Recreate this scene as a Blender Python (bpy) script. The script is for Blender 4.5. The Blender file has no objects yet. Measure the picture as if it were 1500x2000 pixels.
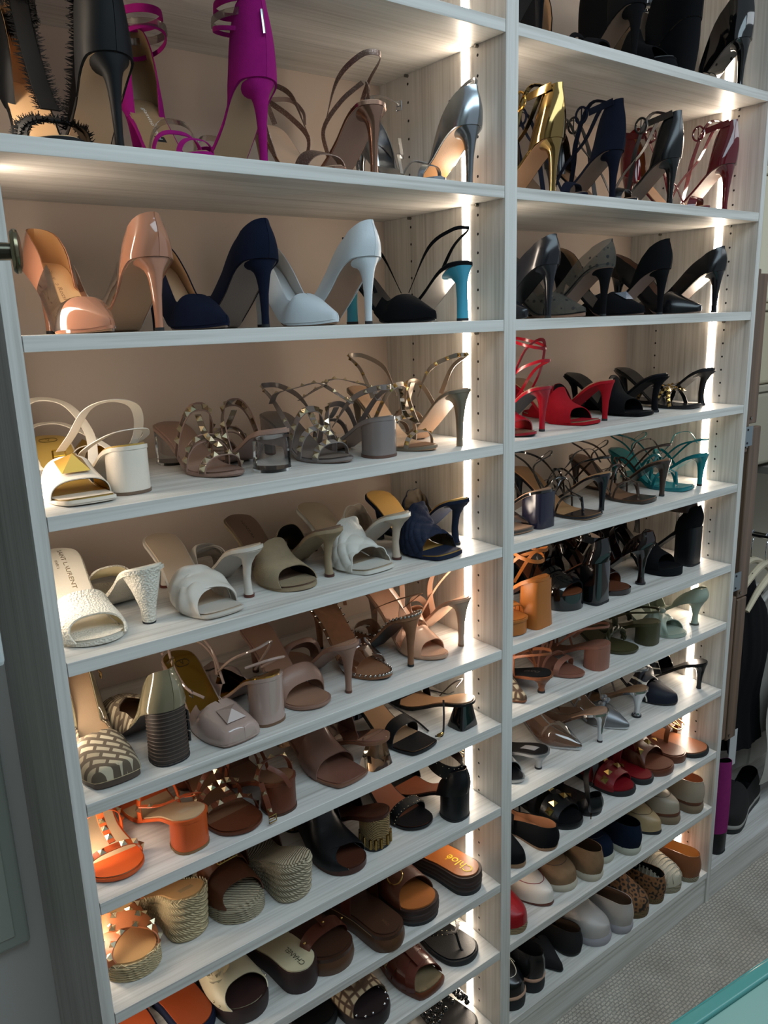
import bpy, math, random
import numpy as np
from mathutils import Matrix, Vector
PI=math.pi
SC=bpy.context.scene; COL=SC.collection
ZO=1.645                      # height of the floor below the measured origin
# ---------------------------------------------------------------- camera
cam=bpy.data.cameras.new('camera'); camo=bpy.data.objects.new('camera',cam); COL.objects.link(camo)
cam.sensor_fit='HORIZONTAL'; cam.sensor_width=36; cam.lens=36*1523.31/1500; cam.clip_start=.02
Rt=(.8015037,-.59721603,-.03041104); Fw=(.57466577,.78330982,-.23703372); Up=(.1653816,.17250722,.97102533)
camo.matrix_world=Matrix(((Rt[0],Up[0],-Fw[0],-1.0173),(Rt[1],Up[1],-Fw[1],-1.00966),(Rt[2],Up[2],-Fw[2],ZO+.0033),(0,0,0,1)))
SC.camera=camo
# ---------------------------------------------------------------- light
w=bpy.data.worlds.new('world'); SC.world=w; w.use_nodes=True
w.node_tree.nodes['Background'].inputs[0].default_value=(.80,.90,1,1)
w.node_tree.nodes['Background'].inputs[1].default_value=.36
def area(name,loc,rot,size,e,col):
    l=bpy.data.lights.new(name,'AREA'); l.shape='RECTANGLE'; l.size,l.size_y=size; l.energy=e; l.color=col
    o=bpy.data.objects.new(name,l); COL.objects.link(o); o.location=loc; o.rotation_euler=rot
    return o
area('ceiling_light',(-.3,-1.25,2.62),(0,0,0),(1.8,1.0),23,(.68,.88,1))
area('ceiling_light',(1.3,-1.1,2.62),(0,0,0),(1.2,.8),12,(.86,.94,1))
STRIP=31.0
vs=SC.view_settings; vs.view_transform='Standard'; vs.look='None'; vs.exposure=0.1; vs.gamma=1; vs.use_curve_mapping=False
# ---------------------------------------------------------------- materials
def lin(h):
    if isinstance(h,(tuple,list)): return tuple(h)+(1,)
    h=h.lstrip('#'); r=[int(h[i:i+2],16)/255 for i in (0,2,4)]
    return tuple((c/12.92 if c<.04045 else ((c+.055)/1.055)**2.4) for c in r)+(1,)
MC={}
KIND=dict(leather=(.38,0,0),patent=(.07,0,1),suede=(.95,0,0),satin=(.55,0,0),metal=(.22,1,0),dull=(.42,.8,0),fabric=(.9,0,0),rubber=(.7,0,0),
          wood=(.55,0,0),chrome=(.09,1,0),gloss=(.2,0,0),plain=(.6,0,0))
def N(nt,t,**k):
    n=nt.nodes.new(t)
    for a,b in k.items(): setattr(n,a,b)
    return n
def mat(kind,col='#ffffff',col2=None):
    key=(kind,str(col),str(col2))
    if key in MC: return MC[key]
    m=bpy.data.materials.new(kind); m.use_nodes=True; nt=m.node_tree; L=nt.links; b=nt.nodes['Principled BSDF']; MC[key]=m
    c=lin(col if col not in ('x','z') else '#ffffff')
    def tc(scale=(1,1,1),obj=True):
        t=N(nt,'ShaderNodeTexCoord'); mp=N(nt,'ShaderNodeMapping'); mp.inputs['Scale'].default_value=scale
        L.new(t.outputs['Object'],mp.inputs[0]); return mp.outputs[0]
    def noise(scale,detail=3,vec=None,rough=.5):
        n=N(nt,'ShaderNodeTexNoise'); n.inputs['Scale'].default_value=scale; n.inputs['Detail'].default_value=detail; n.inputs['Roughness'].default_value=rough
        L.new(vec or tc(),n.inputs['Vector']); return n.outputs['Fac']
    def ramp(fac,stops):
        r=N(nt,'ShaderNodeValToRGB'); e=r.color_ramp.elements
        while len(e)<len(stops): e.new(.5)
        for i,(p,cc) in enumerate(stops): e[i].position=p; e[i].color=lin(cc)
        L.new(fac,r.inputs[0]); return r.outputs[0]
    def bump(h,strength,dist=.001):
        bn=N(nt,'ShaderNodeBump'); bn.inputs['Strength'].default_value=strength; bn.inputs['Distance'].default_value=dist
        L.new(h,bn.inputs['Height']); L.new(bn.outputs[0],b.inputs['Normal'])
    def mixc(fac,a,bb):
        mx=N(nt,'ShaderNodeMix',data_type='RGBA'); L.new(fac,mx.inputs[0]); mx.inputs[6].default_value=a; mx.inputs[7].default_value=bb; return mx.outputs[2]
    dark=tuple(x*.72 for x in c[:3])+(1,)
    if kind in KIND:
        r,me,co=KIND[kind]
        b.inputs['Roughness'].default_value=r; b.inputs['Metallic'].default_value=me; b.inputs['Base Color'].default_value=c
        if co: b.inputs['Coat Weight'].default_value=.6; b.inputs['Coat Roughness'].default_value=.04
        b.inputs['Specular IOR Level'].default_value={'leather':.35,'satin':.2,'gloss':.5}.get(kind,.5)
        if kind=='leather': bump(noise(420),.25)
        if kind=='suede':
            L.new(mixc(noise(90,4),c,dark),b.inputs['Base Color']); bump(noise(900),.5); b.inputs['Specular IOR Level'].default_value=.15
        if kind=='fabric': bump(noise(700),.5); b.inputs['Specular IOR Level'].default_value=.2
        if kind=='wood': L.new(mixc(noise(3,4,tc((9,9,260))),c,dark),b.inputs['Base Color'])
    elif kind=='pvc':
        g=N(nt,'ShaderNodeBsdfGlossy'); g.inputs['Roughness'].default_value=.06
        t=N(nt,'ShaderNodeBsdfTransparent'); t.inputs[0].default_value=c
        lw=N(nt,'ShaderNodeLayerWeight'); lw.inputs[0].default_value=.25
        mr=N(nt,'ShaderNodeMath',operation='MULTIPLY_ADD'); mr.inputs[1].default_value=.75; mr.inputs[2].default_value=.07
        mx=N(nt,'ShaderNodeMixShader'); L.new(lw.outputs['Fresnel'],mr.inputs[0]); L.new(mr.outputs[0],mx.inputs[0])
        L.new(t.outputs[0],mx.inputs[1]); L.new(g.outputs[0],mx.inputs[2]); L.new(mx.outputs[0],nt.nodes['Material Output'].inputs[0])
    elif kind=='glass':
        b.inputs['Base Color'].default_value=c; b.inputs['Transmission Weight'].default_value=1; b.inputs['Roughness'].default_value=.03; b.inputs['IOR'].default_value=1.4
    elif kind=='net':      # dotted tulle
        t=N(nt,'ShaderNodeBsdfTransparent'); mx=N(nt,'ShaderNodeMixShader')
        v=N(nt,'ShaderNodeTexVoronoi'); v.inputs['Scale'].default_value=62; v.inputs['Randomness'].default_value=.25; L.new(tc(),v.inputs['Vector'])
        lt=N(nt,'ShaderNodeMath',operation='LESS_THAN'); lt.inputs[1].default_value=.2; L.new(v.outputs['Distance'],lt.inputs[0])
        ma=N(nt,'ShaderNodeMath',operation='MAXIMUM'); ma.inputs[1].default_value=.5; L.new(lt.outputs[0],ma.inputs[0])
        b.inputs['Roughness'].default_value=.8; L.new(mixc(lt.outputs[0],lin('#4a473f'),lin('#0b0b0d')),b.inputs['Base Color'])
        L.new(ma.outputs[0],mx.inputs[0]); L.new(t.outputs[0],mx.inputs[1]); L.new(b.outputs[0],mx.inputs[2]); L.new(mx.outputs[0],nt.nodes['Material Output'].inputs[0])
    elif kind=='boucle':
        v=N(nt,'ShaderNodeTexVoronoi'); v.inputs['Scale'].default_value=330; L.new(tc(),v.inputs['Vector'])
        b.inputs['Base Color'].default_value=c; b.inputs['Roughness'].default_value=1; bump(v.outputs['Distance'],.7,.003)
    elif kind=='glitter':
        v=N(nt,'ShaderNodeTexVoronoi'); v.inputs['Scale'].default_value=520; L.new(tc(),v.inputs['Vector'])
        L.new(ramp(v.outputs['Distance'],[(0,'#fff6ee'),(.22,col),(.6,dark[:3])]),b.inputs['Base Color'])
        b.inputs['Metallic'].default_value=.7; b.inputs['Roughness'].default_value=.35; bump(v.outputs['Color'],1,.002)
    elif kind=='rope':
        wv=N(nt,'ShaderNodeTexWave',wave_type='BANDS',bands_direction='DIAGONAL'); wv.inputs['Scale'].default_value=75; wv.inputs['Distortion'].default_value=3; wv.inputs['Detail'].default_value=2
        L.new(tc((1,1,2.2)),wv.inputs['Vector']); L.new(mixc(wv.outputs['Fac'],tuple(x*.62 for x in c[:3])+(1,),c),b.inputs['Base Color'])
        b.inputs['Roughness'].default_value=.9; bump(wv.outputs['Fac'],.9,.003)
    elif kind=='ff':       # blocky two-tone woven pattern
        br=N(nt,'ShaderNodeTexBrick'); br.inputs['Scale'].default_value=24; br.inputs['Color1'].default_value=lin('#b9ac92'); br.inputs['Color2'].default_value=lin('#8d8068')
        br.inputs['Mortar'].default_value=lin('#574a3b'); br.inputs['Mortar Size'].default_value=.06; br.inputs['Brick Width'].default_value=.55; br.offset=.5
        mp=N(nt,'ShaderNodeMapping'); mp.inputs['Rotation'].default_value=(0,0,.6); t=N(nt,'ShaderNodeTexCoord'); L.new(t.outputs['Object'],mp.inputs[0]); L.new(mp.outputs[0],br.inputs['Vector'])
        L.new(br.outputs['Color'],b.inputs['Base Color']); b.inputs['Roughness'].default_value=.9; bump(br.outputs['Fac'],.5,.002)
    elif kind=='leopard':
        v=N(nt,'ShaderNodeTexVoronoi'); v.inputs['Scale'].default_value=75; L.new(tc(),v.inputs['Vector'])
        L.new(ramp(v.outputs['Distance'],[(0,'#120d0a'),(.28,'#1a110b'),(.36,'#6b4526'),(.6,'#7d5430'),(.75,'#1a110b')]),b.inputs['Base Color']); b.inputs['Roughness'].default_value=.85
    elif kind=='scarf':
        wv=N(nt,'ShaderNodeTexWave',wave_type='RINGS'); wv.inputs['Scale'].default_value=14; wv.inputs['Distortion'].default_value=6; L.new(tc(),wv.inputs['Vector'])
        L.new(ramp(wv.outputs['Fac'],[(0,'#11131f'),(.86,'#11131f'),(.9,'#e6e2d5')]),b.inputs['Base Color']); b.inputs['Roughness'].default_value=.35
    elif kind=='monogram':
        v=N(nt,'ShaderNodeTexVoronoi',feature='DISTANCE_TO_EDGE'); v.inputs['Scale'].default_value=60; v.inputs['Randomness'].default_value=.2; L.new(tc(),v.inputs['Vector'])
        L.new(ramp(v.outputs['Distance'],[(0,'#4b3524'),(.12,'#5d4430'),(.2,'#b5a283')]),b.inputs['Base Color']); b.inputs['Roughness'].default_value=.8
    elif kind=='cork':
        L.new(mixc(noise(160,4),c,dark),b.inputs['Base Color']); b.inputs['Roughness'].default_value=.8
    elif kind=='emit':
        e=N(nt,'ShaderNodeEmission'); e.inputs[0].default_value=c; e.inputs[1].default_value=STRIP; L.new(e.outputs[0],nt.nodes['Material Output'].inputs[0])
    elif kind=='board':    # streaked pale wood-grain laminate; col = grain axis
        s={'x':(1.3,26,26),'z':(26,26,1.3)}[col]
        s2={'x':(3,160,160),'z':(160,160,3)}[col]
        f1=noise(1,5,tc(s),.6); f2=noise(1,3,tc(s2),.6)
        ad=N(nt,'ShaderNodeMath',operation='MULTIPLY_ADD'); ad.inputs[1].default_value=.45; L.new(f2,ad.inputs[0])
        m2=N(nt,'ShaderNodeMath',operation='MULTIPLY'); m2.inputs[1].default_value=.55; L.new(f1,m2.inputs[0]); L.new(m2.outputs[0],ad.inputs[2])
        L.new(ramp(ad.outputs[0],[(.34,'#a39f99'),(.44,'#bdb9b2'),(.52,'#cbc8c2'),(.64,'#d6d3cd')]),b.inputs['Base Color'])
        b.inputs['Roughness'].default_value=.42; bump(ad.outputs[0],.25,.001)
    elif kind=='walnut':
        L.new(ramp(noise(1,5,tc((60,60,2))),[(.3,'#4b392d'),(.7,'#735a47')]),b.inputs['Base Color']); b.inputs['Roughness'].default_value=.45
    elif kind=='carpet':
        br=N(nt,'ShaderNodeTexBrick'); br.inputs['Scale'].default_value=30; br.inputs['Brick Width'].default_value=.42; br.inputs['Bias'].default_value=-.2; br.inputs['Color1'].default_value=(1,1,1,1); br.inputs['Color2'].default_value=(.8,.8,.8,1); br.inputs['Mortar'].default_value=(.5,.5,.5,1); br.inputs['Mortar Size'].default_value=.05
        dn=N(nt,'ShaderNodeMix',data_type='RGBA'); dn.inputs[0].default_value=.012
        nn=N(nt,'ShaderNodeTexNoise'); nn.inputs['Scale'].default_value=14; L.new(tc(),nn.inputs['Vector']); L.new(tc(),dn.inputs[6]); L.new(nn.outputs['Color'],dn.inputs[7]); L.new(dn.outputs[2],br.inputs['Vector'])
        mx=N(nt,'ShaderNodeMix',data_type='RGBA',blend_type='MULTIPLY'); mx.inputs[0].default_value=.8
        L.new(ramp(noise(9,4),[(.3,'#d6c9ba'),(.7,'#efe4d4')]),mx.inputs[6]); L.new(br.outputs['Color'],mx.inputs[7])
        L.new(mx.outputs[2],b.inputs['Base Color']); b.inputs['Roughness'].default_value=1
        ad=N(nt,'ShaderNodeMath',operation='MULTIPLY_ADD'); ad.inputs[1].default_value=1.3; L.new(noise(330,3),ad.inputs[0]); L.new(br.outputs['Color'],ad.inputs[2]); bump(ad.outputs[0],1,.008)
    elif kind=='wall':
        b.inputs['Base Color'].default_value=c; b.inputs['Roughness'].default_value=.85; bump(noise(260),.15)
    return m
# ---------------------------------------------------------------- mesh helpers
LOG=[]
def mk(name,V,F,m,parent=None,smooth=True,m2=None,fm=None):
    me=bpy.data.meshes.new(name); me.from_pydata([tuple(map(float,v)) for v in V],[],F); me.materials.append(m)
    if m2: me.materials.append(m2); me.polygons.foreach_set('material_index',fm)
    if smooth:
        me.shade_smooth(); me.set_sharp_from_angle(angle=.75)
    o=bpy.data.objects.new(name,me); COL.objects.link(o); LOG.append(o)
    if parent: o.parent=parent
    return o
def box(V,F,a,b):
    n=len(V); (x0,y0,z0),(x1,y1,z1)=a,b
    V+=[(x0,y0,z0),(x1,y0,z0),(x1,y1,z0),(x0,y1,z0),(x0,y0,z1),(x1,y0,z1),(x1,y1,z1),(x0,y1,z1)]
    F+=[tuple(n+i for i in f) for f in ((3,2,1,0),(4,5,6,7),(0,1,5,4),(1,2,6,5),(2,3,7,6),(3,0,4,7))]
def boxo(name,a,b,m,parent=None,bev=0):
    V,F=[],[]; box(V,F,a,b); o=mk(name,V,F,m,parent,False)
    if bev:
        md=o.modifiers.new('bevel','BEVEL'); md.width=bev; md.segments=3
    return o
def gridF(n,m,off=0,flip=False,cu=False):
    F=[]
    for i in range(n-1 if not cu else n):
        for j in range(m-1):
            a,b=off+i*m+j,off+i*m+j+1; c,d=off+((i+1)%n)*m+j+1,off+((i+1)%n)*m+j
            F.append((a,d,c,b) if flip else (a,b,c,d))
    return F
def gnorm(G):
    du=np.gradient(G,axis=0); dv=np.gradient(G,axis=1); n=np.cross(du,dv); return n/(np.linalg.norm(n,axis=2,keepdims=True)+1e-12)
def sheet(name,G,t,m,parent,sgn=1,lining=None):
    """a surface patch with real thickness; lining = inner skin as its own part"""
    n,k=G.shape[:2]; nn=gnorm(G)*sgn
    A=G+nn*t; V=list(A.reshape(-1,3))+list(G.reshape(-1,3)); F=gridF(n,k,0,sgn<0)+gridF(n,k,n*k,sgn>0)
    o=n*k
    def rim(idx):
        for a,b in zip(idx[:-1],idx[1:]): F.append((a,b,b+o,a+o))
    rim([j for j in range(k)]); rim([(n-1)*k+j for j in range(k)][::-1]); rim([i*k for i in range(n)][::-1]); rim([i*k+k-1 for i in range(n)])
    ob=mk(name,V,F,m,parent)
    if lining is not None:
        B=G-nn*.0006; mk('lining',list(B.reshape(-1,3)),gridF(n,k,0,sgn>0),lining,parent)
    return ob
def crom(P,n):
    P=[np.array(p,float) for p in P]; Q=[2*P[0]-P[1]]+P+[2*P[-1]-P[-2]]; out=[]
    for i in range(1,len(Q)-2):
        for k in range(n):
            t=k/n; a,b,c,d=Q[i-1:i+3]
            out.append(.5*((2*b)+(c-a)*t+(2*a-5*b+4*c-d)*t*t+(3*b-a-3*c+d)*t**3))
    out.append(P[-1]); return np.array(out)
def frames(P,Nn):
    T=np.gradient(P,axis=0); T/=np.linalg.norm(T,axis=1,keepdims=True)+1e-9
    B=np.cross(T,Nn); B/=np.linalg.norm(B,axis=1,keepdims=True)+1e-9; Nn=np.cross(B,T); return T,B,Nn
def ribbon(name,P,Nn,wd,t,m,parent):
    T,B,Nn=frames(P,Nn); n=len(P)
    wd=np.full(n,wd) if np.isscalar(wd) else np.interp(np.linspace(0,1,n),np.linspace(0,1,len(wd)),wd)
    h=wd[:,None]/2; S=[P-B*h,P-B*h*.96+Nn*t*.8,P+Nn*t,P+B*h*.96+Nn*t*.8,P+B*h]
    V=np.stack(S,1).reshape(-1,3); k=5; F=[]
    for i in range(n-1):
        for j in range(k): a,b=i*k+j,i*k+(j+1)%k; F.append((a,b,b+k,a+k))
    F+=[tuple(range(k))[::-1],tuple((n-1)*k+j for j in range(k))]
    return mk(name,list(V),F,m,parent)
def tube(name,P,r,m,parent,k=8):
    P=np.array(P,float); Nn=np.tile(np.array([.13,.2,.97]),(len(P),1)); T,B,Nn=frames(P,Nn)
    r=np.full(len(P),r) if np.isscalar(r) else np.interp(np.linspace(0,1,len(P)),np.linspace(0,1,len(r)),r)
    V=[];F=[]
    for i in range(len(P)):
        for j in range(k): a=2*PI*j/k; V.append(P[i]+(B[i]*math.cos(a)+Nn[i]*math.sin(a))*r[i])
    for i in range(len(P)-1):
        for j in range(k): a,b=i*k+j,i*k+(j+1)%k; F.append((a,b,b+k,a+k))
    F+=[tuple(range(k))[::-1],tuple((len(P)-1)*k+j for j in range(k))]
    return mk(name,V,F,m,parent)
def ball(name,c,r,m,parent,n=8,sc=(1,1,1)):
    V=[];F=[]
    for i in range(n+1):
        for j in range(n+2):
            a,b=PI*i/n,2*PI*j/(n+1); V.append((c[0]+r*sc[0]*math.sin(a)*math.cos(b),c[1]+r*sc[1]*math.sin(a)*math.sin(b),c[2]+r*sc[2]*math.cos(a)))
    return mk(name,V,gridF(n+1,n+2),m,parent)
STUD={}
def stud(parent,P,T,B,Nn,s,m,name='stud',hh=.62):
    key=(s,m.name,hh)
    if key not in STUD:
        h=s/2; V=[(-h,-h,0),(h,-h,0),(h,h,0),(-h,h,0),(0,0,s*hh)]; F=[(0,1,4),(1,2,4),(2,3,4),(3,0,4),(3,2,1,0)]
        me=bpy.data.meshes.new('stud'); me.from_pydata(V,[],F); me.materials.append(m); STUD[key]=me
    o=bpy.data.objects.new(name,STUD[key]); COL.objects.link(o); o.parent=parent; LOG.append(o)
    o.matrix_local=Matrix(((T[0],B[0],Nn[0],P[0]),(T[1],B[1],Nn[1],P[1]),(T[2],B[2],Nn[2],P[2]),(0,0,0,1)))
    return o
def balls_stuff(name,pts,r,m,parent):
    V=[];F=[]
    for p in pts:
        o=len(V); n=5
        for i in range(n+1):
            for j in range(7):
                a,b=PI*i/n,2*PI*j/6; V.append((p[0]+r*math.sin(a)*math.cos(b),p[1]+r*math.sin(a)*math.sin(b),p[2]+r*math.cos(a)))
        F+=gridF(n+1,7,o)
    ob=mk(name,V,F,m,parent); ob['kind']='stuff'; return ob
"""FONT"""
def text_mesh(s,size,align='CENTER'):
    cu=bpy.data.curves.new('t','FONT'); cu.body=s; cu.size=size; cu.align_x=align; cu.align_y='CENTER'; cu.resolution_u=3
    o=bpy.data.objects.new('t',cu); COL.objects.link(o)
    bpy.context.view_layer.update()
    me=bpy.data.meshes.new_from_object(o); V=[tuple(v.co) for v in me.vertices]; F=[tuple(p.vertices) for p in me.polygons]
    bpy.data.objects.remove(o); return V,F
# ---------------------------------------------------------------- the shoe last
def sstep(a,b,x): t=np.clip((x-a)/(b-a),0,1); return t*t*(3-2*t)
WK=[0,.08,.18,.32,.5,.62,.72,.80,.87,.93,1]
WT={'round':([.0265,.029,.030,.0275,.030,.0365,.0395,.0395,.037,.0335,.030],.13),
    'almond':([.0265,.029,.030,.0275,.030,.0355,.0375,.0345,.029,.0225,.016],.09),
    'point':([.0265,.029,.030,.0270,.029,.0345,.0355,.0285,.0200,.0118,.004],.03),
    'square':([.0265,.029,.030,.0275,.030,.0360,.0385,.0385,.0365,.0335,.030],.035),
    'slide':([.030,.033,.034,.034,.036,.041,.0440,.0445,.043,.040,.036],.12)}
class Last:
    def __init__(s,toe,H,P,L=None,wide=1.0,spring=.004):
        s.H,s.P=H,P; s.L=L or (.252-.36*(H-P)+(.010 if toe=='point' else 0)); s.toe=toe; s.wk,s.r1=WT[toe]; s.wide=wide; s.spring=spring
    def w(s,u):
        u=np.asarray(u,float); b=np.interp(u,WK,s.wk)
        # smooth the linear interpolation
        b=(b+np.interp(np.clip(u-.03,0,1),WK,s.wk)+np.interp(np.clip(u+.03,0,1),WK,s.wk))/3
        e0=np.sqrt(np.clip(1-(1-np.clip(u/.115,0,1))**2,0,1)); e1=np.sqrt(np.clip(1-(1-np.clip((1-u)/s.r1,0,1))**2,0,1))
        return s.wide*b*e0*e1
    def y(s,u): return (.5-np.asarray(u,float))*s.L
    def u_of(s,y): return .5-y/s.L
    def cx(s,u): return .006*np.sin(PI*np.clip((np.asarray(u,float)-.35)/.65,0,1))*-1+.0
    def bed(s,u):
        u=np.asarray(u,float); t=np.clip((u-.06)/.64,0,1); g=.5*(1+np.cos(PI*t**.92))
        seat=-.05*(s.H-s.P)*np.clip(u/.12,0,1)
        return s.P+(s.H-s.P)*g+seat*g+s.spring*np.clip((u-.8)/.2,0,1)**2
    def slope(s,u): return (s.bed(np.asarray(u)+.01)-s.bed(np.asarray(u)-.01))/.02
    def nrm(s,u,d=.6):
        ny=s.slope(u)*d; nz=s.L; l=np.hypot(ny,nz); return ny/l,nz/l
    def Hh(s,u): return np.interp(u,[0,.15,.3,.45,.6,.75,.88,1],[.10,.095,.084,.068,.052,.038,.024,.008] if s.toe=='point' else [.10,.095,.084,.068,.052,.040,.030,.018])
    def B(s,u,a,off=0,hs=1.0,lift=0):
        u=np.asarray(u,float); a=np.asarray(a,float); c,sn=np.cos(a),np.clip(np.sin(a),0,1)
        X=s.cx(u)+(s.w(u)+off)*np.sign(c)*np.abs(c)**.72
        hh=(s.Hh(u)*hs+off)*sn**.82+lift; ny,nz=s.nrm(u)
        return np.stack(np.broadcast_arrays(X,s.y(u)+ny*hh,s.bed(u)+nz*hh),-1)
    def Bn(s,u,a):
        e=.002; d1=s.B(u+e*5,a)-s.B(u-e*5,a); d2=s.B(u,a+.02)-s.B(u,a-.02); n=np.cross(d2,d1); n/=np.linalg.norm(n,axis=-1,keepdims=True)+1e-9
        # outward: away from centre axis
        ctr=np.stack(np.broadcast_arrays(s.cx(u),s.y(u),s.bed(u)+.01),-1); sg=np.sign(((s.B(u,a)-ctr)*n).sum(-1,keepdims=True)); return n*sg
US=.5-.5*np.cos(np.linspace(0,PI,27)); US[0]=0; US[-1]=1
def slab(S,zt,zb,m,parent,name,inset=0,rows=1,bul=0,nb=1,taper=0):
    n=len(US); k=1-2*inset/S.L; V=[];F=[]
    for r in range(rows+1):
        t=r/rows; ex=bul*abs(math.sin(PI*nb*t)) if bul else 0
        ky=k*(1+2*ex/S.L); w=np.clip(S.w(US)-inset,.0004,1)+ex*(1 if bul else 0)
        z=zt(US)*(1-t)+zb(US)*t; y=S.y(US)*ky
        if taper: y=np.where(S.y(US)>0,y-taper*t*np.clip(S.y(US)/(S.L/2),0,1),y)
        x=S.cx(US)
        V+=[(x[i]+w[i],y[i],z[i]) for i in range(n)]+[(x[i]-w[i],y[i],z[i]) for i in range(n-1,-1,-1)]
    M=2*n
    for r in range(rows):
        for i in range(M): a,b=r*M+i,r*M+(i+1)%M; F.append((a,a+M,b+M,b))
    for i in range(n-1):
        F.append((i,i+1,M-2-i,M-1-i)); o=rows*M; F.append((o+M-1-i,o+M-2-i,o+i+1,o+i))
    return mk(name,V,F,m,parent)
HEEL={ # t, rx, ry, back inset
 'stil':[(0,.0252,.0200,.0005),(.05,.0205,.0168,.0007),(.12,.0142,.0135,.0016),(.22,.0104,.0112,.0032),(.34,.0084,.0092,.005),(.5,.0066,.0075,.0075),(.8,.0052,.006,.0095),(1,.0057,.0063,.0095)],
 'kit':[(0,.024,.028,.001),(.15,.018,.020,.004),(.4,.009,.010,.012),(.7,.0062,.0065,.016),(1,.0078,.008,.015)],
 'spool':[(0,.0250,.0255,.0005),(.10,.0175,.0185,.003),(.3,.0105,.012,.011),(.6,.0065,.0072,.016),(.85,.0075,.008,.016),(1,.0115,.0115,.013)],
 'block':[(0,.0275,.028,0),(.5,.0278,.0275,.001),(1,.0285,.0275,.002)],
 'blockf':[(0,.0265,.026,0),(.5,.0275,.0265,.001),(1,.0315,.029,-.001)],
 'cone':[(0,.0265,.030,0),(.3,.020,.0215,.003),(.7,.0115,.012,.009),(1,.0095,.010,.012)],
 'curve':[(0,.0245,.028,-.006),(.05,.020,.019,-.003),(.14,.0115,.0115,.006),(.3,.0070,.0080,.015),(.6,.0058,.0068,.020),(.85,.0065,.0075,.018),(1,.0082,.0088,.015)],
 'blade':[(0,.0235,.026,0),(.12,.015,.016,.002),(.28,.009,.010,.004),(.6,.0095,.008,.005),(1,.0115,.008,.004)],
 'trap':[(0,.0155,.013,.008),(.5,.021,.018,.005),(1,.027,.023,.001)],
}
def heel(S,kind,m,parent,zoff,tip=None,sq=False,rings=0,rm=None,name='heel'):
    pr=HEEL[kind]; ts=np.linspace(0,1,15 if kind not in('block','blockf','trap') else 7); T,RX,RY,BK=zip(*pr); K=20; V=[];F=[]
    p=.45 if sq else (.8 if kind in('block','blockf','blade') else 1.0)
    if kind=='trap': K=24
    rows=[]
    for t in ts:
        rx,ry,bk=np.interp(t,T,RX),np.interp(t,T,RY),np.interp(t,T,BK)
        cy=S.L/2-bk-ry; row=[]
        for j in range(K):
            a=2*PI*(j+.5)/K; c,s_=math.cos(a),math.sin(a); x=rx*math.copysign(abs(c)**p,c); y=cy+ry*math.copysign(abs(s_)**p,s_)
            zt=float(S.bed(min(max(S.u_of(y),0),.5)))-zoff
            row.append((x,y,zt*(1-t)))
        rows.append(row); V+=row
    for r in range(len(ts)-1):
        for j in range(K): a,b=r*K+j,r*K+(j+1)%K; F.append((a,b,b+K,a+K))
    F+=[tuple(range(K))[::-1],tuple((len(ts)-1)*K+j for j in range(K))]
    F=[f[::-1] for f in F]
    h=mk(name,V,F,m,parent)
    if tip is not None:
        TV=[];TF=[]
        for z,k2 in ((.0045,1.03),(0,1.03)):
            cx=sum(q[0] for q in row)/K; cy=sum(q[1] for q in row)/K
            TV+=[(cx+(q[0]-cx)*k2,cy+(q[1]-cy)*k2,z) for q in row]
        for j in range(K): TF.append((j,(j+1)%K,(j+1)%K+K,j+K))
        TF+=[tuple(range(K)),tuple(range(K,2*K))[::-1]]
        mk('heel_tip',TV,TF,tip,parent)
    if rings:  # stacked layers / rope coils proud of the heel
        T0=[];
        for q in range(rings):
            t=(q+.5)/rings; rx,ry,bk=np.interp(t,T,RX),np.interp(t,T,RY),np.interp(t,T,BK); cy=S.L/2-bk-ry; P=[]
            for j in range(25):
                a=2*PI*j/24; c,s_=math.cos(a),math.sin(a); x=(rx)*math.copysign(abs(c)**p,c); y=cy+(ry)*math.copysign(abs(s_)**p,s_)
                zt=float(S.bed(min(max(S.u_of(y),0),.5)))-zoff; P.append((x,y,zt*(1-t)))
            tube('stacked_layer',P,.0011,rm or m,parent,6)
    return h
def sheets(name,Gs,t,m,parent,lining=None):
    V=[];F=[];LV=[];LF=[]
    for G,sg in Gs:
        n,k=G.shape[:2]; nn=gnorm(G)*sg; o=len(V); A=G+nn*t
        V+=list(A.reshape(-1,3))+list(G.reshape(-1,3)); F+=gridF(n,k,o,sg<0)+gridF(n,k,o+n*k,sg>0); d=n*k
        for idx in ([j for j in range(k)],[(n-1)*k+j for j in range(k)][::-1],[i*k for i in range(n)][::-1],[i*k+k-1 for i in range(n)]):
            for a,b in zip(idx[:-1],idx[1:]): F.append((o+a,o+b,o+b+d,o+a+d))
        q=len(LV); LV+=list((G-nn*.0007).reshape(-1,3)); LF+=gridF(n,k,q,sg>0)
    ob=mk(name,V,F,m,parent)
    if lining is not None: mk('lining',LV,LF,lining,parent)
    return ob
GOLD=mat('metal','#b8975a'); GOLDD=mat('metal','#b8985c'); SILV=mat('chrome','#c9ccd0'); PALE=mat('metal','#d6c7a6'); BLKT=mat('rubber','#17181a'); TAN=mat('leather','#c09a72'); DIMB=mat('leather','#a5896c')
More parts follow.
